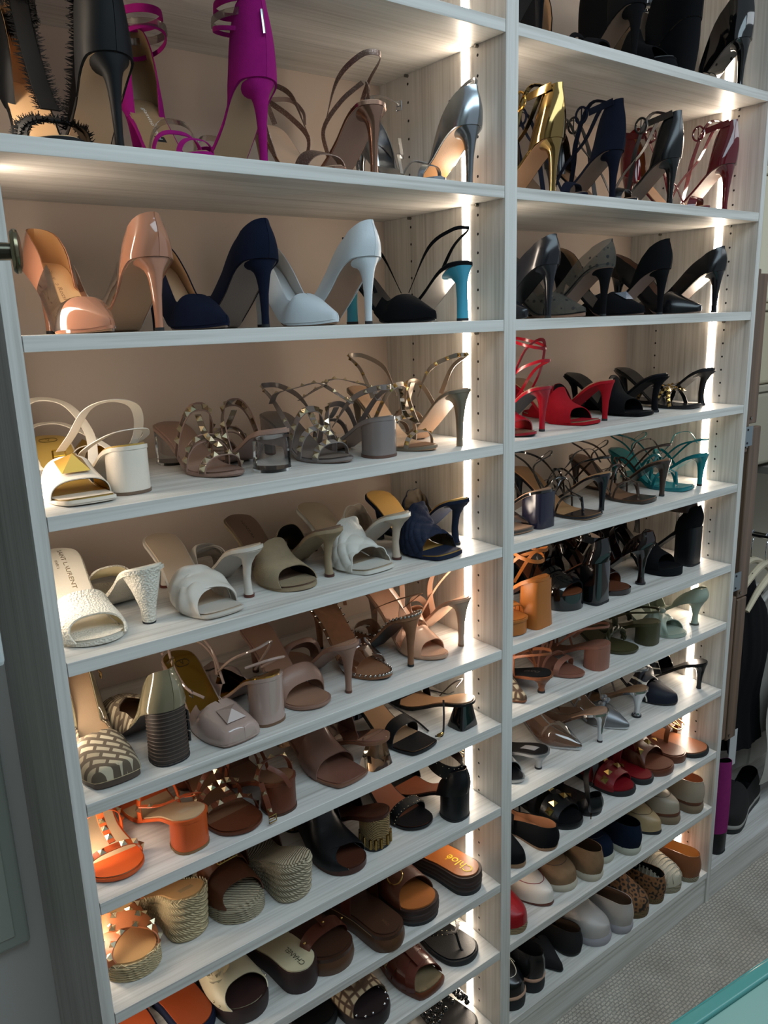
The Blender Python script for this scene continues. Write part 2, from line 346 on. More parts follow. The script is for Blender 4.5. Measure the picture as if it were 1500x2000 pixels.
class Shoe:
    def __init__(s,root,toe='almond',H=.1,P=.005,up=None,sole=None,ins=None,heelk='stil',heelm=None,L=None,wide=1.0,full=False,sq=False,tip=BLKT,layers=None,solth=.006,rope=0,platm=None,cup=0,wedge=None,spring=.004,rings=0,rm=None,toepad=None):
        s.r=root; s.up=up; s.L=S=Last(toe,H,P,L,wide,spring); s.texts=[]
        ins=ins or TAN; sole=sole or up
        bed=S.bed
        if full or wedge:
            zb=lambda u: 0*u+.0
            if wedge: zb=lambda u: np.where(u>.62,0,0)*u
        else: zb=lambda u: (bed(u)-solth)*(1-sstep(.50,.64,u))+ (bed(u)-S.P+.0)*0 + .6*S.spring*np.clip((u-.8)/.2,0,1)**2*sstep(.50,.64,u)
        if full:
            if layers:
                for (t0,t1,mm,nm,bul) in layers:
                    slab(S,lambda u:bed(u)*(1-t0)+zb(u)*t0,lambda u:bed(u)*(1-t1)+zb(u)*t1,mm,root,nm,inset=-.0022,rows=4,bul=bul)
            else: slab(S,bed,zb,platm or sole,root,'outsole',inset=-.001,rows=4,bul=.0012)
        elif wedge:
            mm,n=wedge; slab(S,bed,lambda u:bed(u)-.003,mm,root,'outsole',inset=-.0008)
            slab(S,lambda u:bed(u)-.003,zb,mm,root,'wedge',inset=-.0003,rows=n*4,bul=.0028,nb=n,taper=.012)
        else:
            slab(S,bed,zb,platm or sole,root,'outsole',inset=.0008 if platm is None else -.0004,rows=2)
            if platm is None and up is not None: slab(S,lambda u:bed(u)+.0008,lambda u:bed(u)-.0048+.001*sstep(.6,.7,u),up,root,'sole_edge',inset=-.0009)
            heel(S,heelk,heelm or up,root,.0052,tip,sq,rings,rm)
        slab(S,lambda u:bed(u)+.0026,lambda u:bed(u)-.0004,ins,root,'insole',inset=.0022)
        if toepad: s.toepad(*toepad) if isinstance(toepad,tuple) else s.toepad(toepad)
    def path(s,us,a,off=.0012,hs=1.0,lift=0): return s.L.B(us,a,off,hs,lift)
    def strap(s,u0,u1,wd,m=None,hs=1.0,studs=0,ss=.0075,sm=None,bow=0,t=.0016,a0=0,a1=PI,n=25,lift=0,name='strap',hh=.62):
        a=np.linspace(a0,a1,n); q=np.linspace(0,1,n); u=u0+(u1-u0)*q+bow*np.sin(PI*q)
        hs=hs*(.82 if (u0+u1)/2>.66 else .92); lf=lift*np.sin(a); P=s.path(u,a,hs=hs)+np.stack([0*a,0*a,lf],1); Nn=s.L.Bn(u,a)
        ob=ribbon(name,P,Nn,wd,t,m or s.up,s.r)
        if studs: s.studs(P,Nn,studs,ss,sm or PALE,t,hh=hh)
        return P,Nn
    def studs(s,P,Nn,k,ss,sm,t=.0016,name='stud',hh=.62):
        T,B,N2=frames(P,Nn); n=len(P)
        for i in range(k):
            j=int(round((i+.5)/k*(n-1))); stud(s.r,P[j]+N2[j]*t*.7,T[j],B[j],N2[j],ss,sm,name,hh)
    def tstrap(s,u0,u1,wd,m=None,hs=1.0,studs=0,ss=.0075,sm=None,a=PI/2,a1=None,hh=.62):
        u=np.linspace(u0,u1,14); aa=np.linspace(a,a1 if a1 else a,14); P=s.path(u,aa,.0026,hs); Nn=s.L.Bn(u,aa)
        ribbon('centre_strap',P,Nn,wd,.0016,m or s.up,s.r)
        if studs: s.studs(P,Nn,studs,ss,sm or PALE,hh=hh)
    def band(s,bs,bc,fs,fc,m=None,hs=1.0,puff=0,fold=0,quilt=0,lining=None,off=.0014,skew=0,t=.0016,name='upper_band',hf=None,n=None):
        hi=quilt or fold; na,nu=(49,33) if hi else (25,9)
        a=np.linspace(0,PI,na); q=np.linspace(0,1,nu); sn=np.sin(a)**1.3
        ub=bs+(bc-bs)*sn; uf=fs+(fc-fs)*sn; U=ub[None]+(uf-ub)[None]*q[:,None]; U=U+skew*np.cos(a)[None]; A=np.tile(a,(nu,1))
        of=off+puff*np.sin(PI*q)[:,None]**.6*np.sin(A)**.35
        if quilt:
            c1=(A/PI*quilt+q[:,None]*quilt*.62); c2=(A/PI*quilt-q[:,None]*quilt*.62); of=of+.0034*(np.abs(np.sin(PI*c1))*np.abs(np.sin(PI*c2)))**.45
        if fold:
            of=of+fold*np.sin(7*(A*.5+q[:,None]*1.2)+1)*np.sin(PI*q)[:,None]+fold*.8*np.sin(11*(q[:,None]-A*.3))
        hf=hs*.74 if hf is None else hf; hh=hs*.94+(hf-hs*.94)*q[:,None]
        G=s.L.B(U,A,of,hh); ob=sheets(name,[(G,-1)],t,m or s.up,s.r,lining); return G
    def shell(s,u0,u1,m=None,wall=((0,.049),(.03,.047),(.08,.042),(.15,.037),(.3,.034),(.5,.028),(.68,.028)),uv=.70,dv=.12,nar=.36,lining=None,bulge=.005,t=.0014,name='upper',hs=1.0,off=.0012,lean=.6,nu=None,puff=0):
        S=s.L; nu=nu or max(8,int(34*(u1-u0))); u=np.linspace(u0,u1,nu)
        if u0<=.001: u=u0+(u1-u0)*(np.linspace(0,1,nu)**1.6); u[0]=0.0
        if u1>=.999: u=u[0]+(u1-u[0])*(1-(1-np.linspace(0,1,nu))**1.5) if u0>.001 else np.concatenate([u[u<.9],1-(.1*(1-np.linspace(0,1,9))**1.6)]); u[-1]=1.0
        tau=np.linspace(0,1,11); U,Tq=np.meshgrid(u,tau,indexing='ij'); wl=np.interp(u,*zip(*wall))[:,None]; Gs=[]
        for sg in (1,-1):
            h=wl*Tq-.0045*(1-Tq); ny,nz=S.nrm(u,lean); k=1-nar*Tq**1.6; e=np.minimum(1,S.w(u)/.012); oy=np.where(u<.2,1,-1)*off*(1-e)
            X=S.cx(u)[:,None]+sg*(S.w(u)+off*e)[:,None]*k+0*Tq; Y=(S.y(u)+oy)[:,None]+ny[:,None]*h+bulge*np.sin(PI*np.clip(Tq*1.1,0,1))*np.exp(-(U/.10)**2); Z=S.bed(u)[:,None]+nz[:,None]*h
            R=np.stack([X,Y,Z],-1); A=Tq*PI/2; A=A if sg>0 else PI-A; Fq=S.B(U,A,(off+puff*np.sin(A))*e[:,None],hs)
            q=sstep(uv-dv,uv,u)[:,None,None]; G=R*(1-q)+Fq*q; Gs.append((G,-sg))
        return sheets(name,Gs,t,m or s.up,s.r,lining)
    def counter(s,h,m=None,u1=.30,nar=.30,lining=None,bulge=.005,p=.6,hb=0,lean=.35,e=1.35):
        us=np.linspace(0,1,9); return s.shell(0,u1,m,wall=[(u1*q,hb+(h-hb)*(1-q**e)**p) for q in us],nar=nar,uv=2,lining=lining,bulge=bulge,name='heel_counter',lean=lean,nu=14)
    def ankle(s,z,wd=.008,m=None,rx=.030,ry=.036,tilt=.010,buckle=None,studs=0,yo=0,a0=0,a1=2*PI,ss=.007,n=33,sm=None):
        S=s.L; a=np.linspace(a0,a1,n); yc=float(S.y(.06))-ry+yo; zc=float(S.bed(.05))+z
        P=np.stack([rx*np.sin(a),yc+ry*np.cos(a),zc-tilt*np.cos(a)],1); Nn=np.stack([np.sin(a),np.cos(a),0*a+.1],1)
        ribbon('ankle_strap',P,Nn,wd,.0016,m or s.up,s.r)
        if studs: s.studs(P,Nn,studs,ss,sm or PALE)
        if buckle is not None: s.buckle(P[n//4],(1,0,0),buckle)
        return P
    def buckle(s,c,ax,m,w_=.012,h_=.014,r=.0011):
        c=np.array(c); ax=np.array(ax,float); v=np.cross(ax,(0,0,1)); v/=np.linalg.norm(v)+1e-9; u=np.array((0,0,1.))
        P=[c+ax*.002+v*w_/2*i+u*h_/2*j for i,j in ((1,1),(1,-1),(-1,-1),(-1,1),(1,1),(1,0.9))]; tube('buckle',P,r,m,s.r,6)
        tube('buckle_pin',[c+ax*.003-v*w_/2,c+ax*.003+v*w_/2],r*.8,m,s.r,5)
    def sling(s,z,wd=.006,m=None,u=.50,h0=.030,out=.004,t=.0014,studs=0,fwd=.0,sm=None):
        S=s.L; b0=float(S.bed(0)); A0=(float(S.w(u))+.001,float(S.y(u)),float(S.bed(u))+h0)
        P=crom([A0,(.025+out,float(S.y(.28)),b0+z*.62+(A0[2]-b0)*.15),(.019,float(S.y(.08)),b0+z*.95),(0,float(S.y(0))-.002-fwd,b0+z),(-.019,float(S.y(.08)),b0+z*.95),(-.025-out,float(S.y(.28)),b0+z*.62+(A0[2]-b0)*.15),(-A0[0],A0[1],A0[2])],6)
        Nn=np.stack([P[:,0],P[:,1]-float(S.y(.28)),0*P[:,0]],1); ribbon('slingback_strap',P,Nn,wd,t,m or s.up,s.r)
        if studs: s.studs(P,Nn,studs,.0065,sm or PALE)
    def pts(s,P,wd,m=None,hint=(0,0,1),name='loose_strap',t=.0014,k=6,studs=0,sm=None):
        Q=crom(P,k); Nn=np.tile(np.array(hint,float),(len(Q),1)); ribbon(name,Q,Nn,wd,t,m or s.up,s.r)
        if studs: s.studs(Q,Nn,studs,.0075,sm or PALE)
    def tube(s,name,P,r,m=None,k=5): return tube(name,crom(P,k),r,m or s.up,s.r)
    def top(s,u,a=PI/2,off=.003,hs=1.0): p=s.L.B(np.array([u]),np.array([a]),off,hs)[0]; n=s.L.Bn(np.array([u]),np.array([a]))[0]; return p,n
    def pyramid(s,u,a,size,m,hs=1.0,hh=.42,name='pyramid_stud',off=.003):
        p,n=s.top(u,a,off,hs); t=np.cross(n,(1,0,0)); t/=np.linalg.norm(t); b=np.cross(n,t); stud(s.r,p,b,t,n,size,m,name,hh)
    def rim_beads(s,r,m,n=40,z=0.001,u0=0,u1=1):
        S=s.L; us=u0+(u1-u0)*np.linspace(0,1,n); d=[];last=None
        for sg in (1,-1):
            for u in US[np.newaxis][0] if 0 else np.interp(np.linspace(0,1,n),np.linspace(0,1,len(US)),US): d.append((float(S.cx(u))+sg*float(S.w(u)+.001),float(S.y(u)),float(S.bed(u))+z))
        balls_stuff('bead_trim',d,r,m,s.r)
    def stitch(s,m,z=.0015,r=.0007,u0=0.0,u1=1.0,off=.0015,name='stitching'):
        S=s.L; P=[]; us=US[(US>=u0)&(US<=u1)]
        for sg,uu in ((1,us),(-1,us[::-1])):
            for u in uu: P.append((float(S.cx(u))+sg*float(S.w(u)+off),float(S.y(u)),float(S.bed(u))+z))
        tube(name,P,r,m,s.r,5)
    def moc(s,m,u0=.55,u1=.90,a=.75,r=.0009):
        n=24; q=np.linspace(-1,1,n); u=u0+(u1-u0)*np.sqrt(np.clip(1-q**2,0,1)); aa=PI/2+q*(PI/2-a); P=s.L.B(u,aa,.0062,1.25); tube('apron_seam',P,r,m,s.r,6)
    def patch(s,u,w_,l_,m,dx=0,name='label_patch'):
        S=s.L; V=[];F=[]
        for i in range(5):
            uu=u+(i/4-.5)*l_/S.L
            for x in (-w_/2,w_/2): V.append((float(S.cx(u))+dx+x,float(S.y(uu)),float(S.bed(uu))+.0031))
        F=[(2*i,2*i+1,2*i+3,2*i+2) for i in range(4)]; mk(name,V,F,m,s.r)
    def toepad(s,m,u0=.76):
        S=s.L; us=u0+(1-u0)*np.sin(np.linspace(0,PI/2,12)); V=[]
        for i,u in enumerate(us):
            for k in (-1,-.5,0,.5,1): V.append((float(S.cx(u))+k*max(0,float(S.w(u))-.0006),float(S.y(u))+.0008,float(S.bed(u))+.0030))
        mk('toe_pad',V,gridF(12,5),m,s.r)
    def txt(s,body,size,u,m,side='TH',dx=0,rev=False,across=False,z=.0034):
        S=s.L
        def f(root,mir):
            V,F=text_mesh(body,size); out=[]
            for x,y,_ in V:
                if rev: x,y=-x,-y
                al,ac=(x,y) if not across else (-y,x)
                uu=u+al/S.L; X=(ac+dx)*(-1 if mir else 1)+float(S.cx(u))
                out.append((X,float(S.y(uu)),float(S.bed(uu))+z))
            mk('lettering',out,F,m,root,False)
        s.texts.append((side,f))
    def vring(s,u,m,rx=.012,ry=.0065,side='TH',z=.0036):
        S=s.L; P=[]
        for j in range(25):
            a=2*PI*j/24; uu=u+ry*math.sin(a)*1.0/S.L; P.append((float(S.cx(u))+rx*math.copysign(abs(math.cos(a))**.6,math.cos(a)),float(S.y(uu)),float(S.bed(uu))+z))
        tube('logo_ring',P,.0006,m,s.r,4); s.txt('V',.011,u,m,side,across=True,z=z)
    def fringe(s,P,Nn,wd,m,n=3,ln=.007):
        T,B,N2=frames(P,Nn); V=[];F=[]; rnd=random.Random(5)
        for i in range(len(P)-1):
            for k in range(n):
                for sg in (1,-1):
                    p=P[i]+(P[i+1]-P[i])*k/n+B[i]*sg*wd/2*.9; d=B[i]*sg*(.6+rnd.random()*.6)*ln+T[i]*(rnd.random()-.5)*ln+N2[i]*(rnd.random()-.2)*ln
                    o=len(V); V+=[p-T[i]*.0011,p+T[i]*.0011,p+d+T[i]*.0003,p+d-T[i]*.0003]; F.append((o,o+1,o+2,o+3))
        ob=mk('frayed_fringe',V,F,m,s.r,False); ob['kind']='stuff'
    def cage(s,m,studn=6,us=(.83,.66,.50),wd=.009,hs=(.95,1.05,1.2),sm=None,ss=.008,side=None,t=True):
        for u,h,k in zip(us,hs,(0,1,2)): s.strap(u-.02,u-.02,wd,m,hs=h,studs=studn+k,ss=ss,sm=sm,bow=.02)
        if t: s.tstrap(us[0]-.01,us[-1],wd,m,studs=5,ss=ss,sm=sm,hs=1.02)
def empt(name,loc,rz=0):
    o=bpy.data.objects.new(name,None); COL.objects.link(o); o.location=loc; o.rotation_euler=(0,0,rz); o.empty_display_size=.02; return o
def tag(o,label,cat,group=None,kind=None):
    if label: o['label']=label
    if cat: o['category']=cat
    if group: o['group']=group
    if kind: o['kind']=kind
    return o
LV=[.4742,.2210,0,-.2207,-.4180,-.6274,-.7861,-.9766,-1.1611,-1.3324,-1.5434]
LV=[z+ZO for z in LV]
GRP={'A':'shoes on the left bay shelf at eye level, top row','B':'pointed pumps on the second left shelf','C':'block heel sandals on the third left shelf','D':'mules on the fourth left shelf','E':'nude heels on the fifth left shelf','F':'studded sandals on the sixth left shelf','G':'wedges and espadrilles on the seventh left shelf','H':'slides and clogs on the eighth left shelf','I':'flat sandals on the ninth left shelf','J':'beaded slides on the lowest left shelf','Q':'black heels on the topmost right shelf','K':'ankle strap sandals on the upper right shelf','L':'black pumps on the right bay shelf','M':'red and black mules on the right bay shelf','N':'strappy sandals on the right bay shelf','O':'platform sandals on the right bay shelf','P':'low heels on the right bay shelf','S':'clear and silver heels on the right bay shelf','T':'studded slides on the right bay shelf','U':'loafers on the right bay shelf','V':'flats on the lowest right shelf'}
def pair(id,name,cat,desc,fn,rT=6,rH=5,only=None,dT=None,dH=None,**kw):
    l,tx,ty,hx,hy=POS[id]; z=LV[l]
    g=GRP[id[0]]
    if id in ('A0','C0','D0','E0','F0','G0','H0','V1','V0','T0','U0','S0','P0','O0','N0','M0','L0'): rT=.5
    del LOG[:]; root=empt(name,(0,0,0)); s=Shoe(root,**kw); fn(s); L=s.L.L
    last=None; hl=None; bk=None
    for o in list(LOG):
        n=o.name.split('.')[0]
        if n=='heel': hl=o
        elif n in ('heel_tip','stacked_layer','gold_bar') and hl: o.parent=hl
        elif n=='buckle': bk=o
        elif n=='buckle_pin' and bk: o.parent=bk
        elif n in ('lining','stud','round_studs','strap_piping','apron_seam','pyramid_stud','frayed_fringe','rivet') and last: o.parent=last
        elif n.endswith('strap') or n in ('upper','vamp','upper_band','strap','heel_counter','toe_cap','slingback_strap','loose_strap','clear_vamp'): last=o
    extra=list(root.children)
    def place(r,px,py,rot,toe):
        # rotate about the front contact point
        c,sn=math.cos(rot),math.sin(rot)
        ox,oy=(0,L/2) ; ox,oy=-sn*oy,c*oy
        r.location=(px+ox,py+oy,z+.0004); r.rotation_euler=(0,0,rot+(0 if toe else PI))
    two=only is None
    if two:
        r2=root.copy(); COL.objects.link(r2)
        for ch in extra:
            c2=ch.copy(); COL.objects.link(c2); c2.parent=r2
            for sub in ch.children: c3=sub.copy(); COL.objects.link(c3); c3.parent=c2
        r2.scale=(-1,1,1)
    if only in (None,'T'):
        place(root,tx,ty,R(rT),True); tag(root,desc+', toe pointing out',cat,g)
        for sd,f in s.texts:
            if 'T' in sd: f(root,False)
    hr=r2 if two else (root if only=='H' else None)
    if hr is not None:
        hr.scale=(-1,1,1); place(hr,hx,hy-.008,R(rH),False); tag(hr,desc+', heel facing out',cat,g)
        for sd,f in s.texts:
            if 'H' in sd: f(hr,True)
    return s
R=math.radians
# ---------------------------------------------------------------- the setting
LX,RX,DT,BD=-.7979,.8226,.0289,.3484; PT=.0175; TH=.0195
def structure(o): o['kind']='structure'; return o
structure(boxo('floor',(-2.4,-3.2,-.04),(3.2,.60,0),mat('carpet')))
structure(boxo('wall_back',(-2.4,.372,0),(3.2,.45,2.75),mat('wall','#dad8d2')))
structure(boxo('shade_wall_left',(-1.30,-3.2,0),(-1.24,.3719,2.75),mat('wall','#6f6a62')))  # unseen dark wall, added close in to keep ambient light off the side panel
bx=mat('board','x'); bz=mat('board','z')
unit=empt('shelving_unit',(0,0,0)); tag(unit,'pale wood-grain built-in shelving unit of two bays full of shoes','shelving')
TOPZ=2.62
boxo('side_panel',(LX-PT,0,0),(LX,.37,TOPZ),bz,unit)
boxo('side_panel',(RX,0,0),(RX+PT,.37,TOPZ),bz,unit)
boxo('divider_panel',(0,0,0),(DT,BD,TOPZ),bz,unit)
boxo('back_panel',(LX,BD,.0),(RX,BD+.018,TOPZ),mat('wall','#c3b2a3'),unit)['label']='taupe painted back panel'
gapL=.0012
for i,z in enumerate(LV):
    boxo('shelf_board',(LX+gapL,.0007,z-TH),(-.0003,BD-.001,z),bx,unit,.0007)
    boxo('shelf_board',(DT+.0003,.0007,z-TH),(RX-.0003,BD-.001,z),bx,unit,.0007)
for x0,x1 in ((LX,0),(DT,RX)):
    boxo('toe_kick',(x0,.004,0),(x1,.020,LV[10]-TH),bx,unit)
    boxo('shelf_board',(x0,.0007,2.45),(x1,BD,2.47),bx,unit)
# shelf-pin holes and pins
V,F=[],[]
def disc(x,y,z,sg,r=.0026):
    o=len(V)
    for k in range(10): V.append((x+sg*.0004,y+r*math.cos(2*PI*k/10),z+r*math.sin(2*PI*k/10)))
    F.append(tuple(range(o,o+10)))
for x,sg in ((0,-1),(RX,-1),(LX,1),(DT,1)):
    for y in (.067,.258):
        z=ZO-.010
        for k in range(-48,26):
            disc(x,y,z+k*.032,sg)
mk('pin_holes',V,F,mat('plain','#14120f'),unit,False)['kind']='stuff'
PV,PF=[],[]
pin=None
for x,sg in ((0,-1),(RX,-1)):
    for z in LV[:7]:
        for y in (.067,.258):
            P=[(x,y,z-TH-.003),(x+sg*.007,y,z-TH-.003)]
            if pin is None: tube('shelf_pin',P,.003,mat('metal','#8d8a84'),unit)
            else: pass
            if not (x==0 and z==LV[0] and y==.067): tube('shelf_pin',P,.003,mat('metal','#8d8a84'),unit)
            pin=1
# vertical light strips let into the panels
EM=mat('emit','#ffecd6')
for x,sg in ((0,-1),(RX,-1),(LX,1),(DT,1)):
    st=empt('light_strip',(x,.098,.1))
    zs=sorted([2.45]+LV)
    for a,b in zip([.02]+zs,zs):
        if b-TH-a<.05: continue
        V2,F2=[],[]; x0,x1=(-.0006,.0009) if sg>0 else (-.0009,.0006)
        box(V2,F2,(x0,-.0095,a+.0004-.1),(x1,.0095,b-TH-.0004-.1)); d=mk('light_diffuser',V2,F2,EM,st,False)
    tag(st,{(0,-1):'bright vertical light strip on the middle panel, left bay side',(RX,-1):'bright vertical light strip on the far right panel',(LX,1):'vertical light strip inside the leftmost panel, facing right',(DT,1):'vertical light strip on the middle panel, right bay side'}[(x,sg)],'light')
# wall panel at far left
pn=empt('wall_panel',(-.845,.36,ZO-1.07)); tag(pn,'pale grey-green metal access panel with rounded corner at left edge','wall panel')
V,F=[],[]; box(V,F,(-.30,-.012,0),(-.0005,.012,.85)); o=mk('panel_frame',V,F,mat('gloss','#b2bab0'),pn,False); md=o.modifiers.new('bevel','BEVEL'); md.width=.006; md.segments=3
V,F=[],[]; box(V,F,(-.275,-.0165,.026),(-.024,-.0118,.82)); o=mk('panel_door',V,F,mat('gloss','#bcc4b9'),pn,False); md=o.modifiers.new('bevel','BEVEL'); md.width=.002
# open door with brass knob, white pull below
kn=empt('door_knob',(-.8425,-.228,ZO+.074)); tag(kn,'round antique brass knob on the open door at left edge','knob')
K=mat('metal','#77705a'); V=[];F=[]
prof=[(-.003,.0),(-.0032,.017),(-.001,.0192),(.0012,.0195),(.003,.0185),(.005,.012),(.0058,0)]
for x,r in prof:
    for k in range(28): a=2*PI*k/28; V.append((x,r*math.cos(a),r*math.sin(a)))
for i in range(len(prof)-1):
    for k in range(28): F.append((i*28+k,i*28+(k+1)%28,(i+1)*28+(k+1)%28,(i+1)*28+k))
o=mk('knob_disc',V,F,K,kn); o.rotation_euler=(0,0,R(-14))
tube('knob_stem',[(-.003,0,0),(-.0315,.006,0)],[.0075,.0085],mat('metal','#4d4a40'),kn,14)
dr=empt('cabinet_door',(-.8755,-.24,ZO-.15)); tag(dr,'open white cabinet door carrying the brass knob','door')
boxo('door_slab',(-.018,-.02,.17),(0,.22,1.05),mat('plain','#b9bcb8'),dr)
hk=empt('wall_box',(-.879,-.03,ZO-.370)); tag(hk,'small white rounded box at left edge beside the shelving','box')
boxo('box_body',(-.06,-.05,0),(0,.03,.07),mat('gloss','#b8bfbe'),hk,.008); boxo('box_lid',(-.058,-.048,.0702),(-.001,.028,.075),mat('gloss','#35666b'),hk,.002)
# island top with teal edge, lower right
isl=empt('island',(.038,-.530,0),R(-6.4)); tag(isl,'teal lacquered island with raised rim at lower right corner','island')
zt=ZO-.985
def isl_box(nm,a,b,m,bev=.002): return boxo(nm,a,b,m,isl,bev)
isl_box('island_body',(-.33,-.90,.0),(1.1,-.02,zt-.03),mat('gloss','#8fb0a8'))
isl_box('island_top',(-.34,-.92,zt-.0295),(1.12,-.0202,zt-.006),mat('gloss','#86aaa0'))
isl_box('island_rim',(-.345,-.0200,zt-.0295),(1.125,0,zt),mat('gloss','#4f8f89'),.003)
isl_box('island_apron',(-.34,.0003,zt-.06),(1.12,.006,zt-.008),mat('gloss','#3f8f8c'),.001)
# ---- neighbouring hanging section
side=empt('wardrobe_section',(RX+PT,0,0)); tag(side,'open wardrobe section right of the shoe shelves','wardrobe')
w0=RX+PT
boxo('base_board',(0.0005,-.0,LV[10]-.02),(1.3,.37,LV[10]),bx,side); boxo('toe_kick',(.0005,.004,0),(1.3,.02,LV[10]-.0205),bx,side)
boxo('side_panel',(1.3,0,0),(1.318,.37,2.62),bz,side); boxo('back_panel',(.0005,.355,LV[10]),(1.3,.369,2.62),mat('wall','#a29a88'),side)
boxo('shelf_board',(.35,.06,ZO-.46),(1.3,.35,ZO-.44),mat('plain','#6c665e'),side)
for i,(x0,x1,z0,z1,y) in enumerate(((.885,.905,.10,-.35,.028),(.912,.955,.09,-.28,.036),(.925,.977,-.29,-.755,.034),(.878,.915,-.745,-1.17,.030),(.925,.972,-.758,-1.183,.032))):
    b=empt('walnut_rail',(x0,y,ZO+z1)); tag(b,['narrow dark walnut rail at the top, nearest the shelves','walnut rail at the top, in front of the boxes','walnut rail at mid height between two hinge plates','lower walnut rail nearest the shelf side panel','lower walnut rail beside the black garment'][i],'wood rail')
    V,F=[],[]; box(V,F,(0,0,0),(x1-x0,.016,z0-z1)); o=mk('rail_board',V,F,mat('walnut'),b,False); md=o.modifiers.new('bevel','BEVEL'); md.width=.002
    tube('screw_cap',[(.012,.0,.015),(.012,-.003,.015)],.004,mat('metal','#8a857c'),b)
for i,z in enumerate((-.333,-.722)):
    pl=empt('hinge_plate',(.8805,.022,ZO+z)); tag(pl,['upper','lower'][i]+' steel hinge plate with two screws beside the shelving','hinge plate')
    V,F=[],[]; box(V,F,(0,0,0),(.034,.002,.05)); mk('plate',V,F,mat('dull','#8d979c'),pl,False)
    for q in (.008,.042): tube('screw',[(.01,0,q),(.01,-.0012,q)],.003,BLKT,pl)
def garment(name,label,x,y,z0,z1,wx,wy,m,seed,cat='clothes',grp=None,flare=.2):
    rnd=random.Random(seed); n,k=44,18; G=np.zeros((n,k,3)); ph=rnd.random()*6
    for i in range(n):
        a=2*PI*i/(n-1)
        for j in range(k):
            t=j/(k-1); ww=(.30+.70*min(1,t*5))*(1+flare*t); r=1+.13*t*math.sin(7*a+ph)+.07*math.sin(13*a+ph*2+3*t)
            G[i,j]=(x+wx*ww*r*math.cos(a),y+wy*ww*r*math.sin(a)+.01*math.sin(9*t+ph),z0-(z0-z1)*t-(.10*wx/.2)*abs(math.cos(a))*max(0,1-t*4))
    V=list(G.reshape(-1,3)); o=mk(name,V,gridF(n,k),m); return tag(o,label,cat,grp)
BK=mat('fabric','#08090c')
garment('black_garment','long black garment hanging below the cream hangers, in front of the other',1.185,.135,ZO-.76,LV[10]+.22,.085,.035,BK,1,flare=.1)
garment('black_garment','black coat hanging nearest the shoe shelves, behind the walnut rails',1.03,.26,ZO-.48,LV[10]+.08,.085,.03,BK,2,flare=.1)
tgp=empt('white_card',(1.00,.060,ZO-1.31)); tag(tgp,'blank pale card hanging against the black garment','card'); boxo('card',(0,0,0),(.038,.0015,.115),mat('plain','#b4b6b6'),tgp)
CL=mat('fabric','#a8a49b')
for i,(x,y,zz,lab) in enumerate(((1.37,.06,-.98,'light grey blouse hanging nearest the front of the rail'),(1.45,.13,-.86,'grey-white shirt hanging between two other blouses'),(1.42,.20,-.84,'grey linen dress hanging deepest in the wardrobe'))):
    garment('blouse',lab,x,y,ZO+zz,LV[10]+(.10,.22,.06)[i],.13,.020,CL,10+i,'blouse','pale blouses on the wardrobe rail')
rail=empt('hanging_rail',(1.26,0,ZO-.665)); tag(rail,'bright metal clothes rail in the wardrobe','rail'); tube('rod',[(0,-.05,0),(0,.34,0)],.009,SILV,rail,12); tube('end_cap',[(0,.33,0),(0,.352,0)],.016,SILV,rail,12)
def hanger(i,x,y,z,m,lab,sp=.17):
    h=empt('clothes_hanger',(x,y,z)); tag(h,lab,'hanger','clothes hangers in the wardrobe')
    tube('hook',crom([(0,0,-.085),(0,0,-.03),(.012,0,-.004),(.004,0,.012),(-.012,0,.006)],5),.0016,SILV,h,6)
    tube('hanger_arm',crom([(-sp,0,-.185),(-.10,0,-.125),(0,0,-.085),(.10,0,-.125),(sp,0,-.185)],6),[.007,.010,.011,.010,.007],m,h,8)
CR=mat('gloss','#cdbfa4'); WH=mat('gloss','#c9c6be')
for i,(x,y,z,m,lab) in enumerate(((1.26,.18,ZO-.665,CR,'cream wooden hanger, farthest back of the upper three'),(1.26,.135,ZO-.665,CR,'cream wooden hanger, middle of the upper three'),(1.26,.09,ZO-.665,CR,'cream wooden hanger, nearest of the upper three'),
    (1.40,.12,ZO-.81,WH,'white curved hanger holding the nearest blouse'),(1.40,.17,ZO-.79,WH,'white curved hanger, middle of the lower three'),(1.36,.21,ZO-.78,WH,'white curved hanger farthest back of the lower three'))): hanger(i,x,y,z,m,lab)
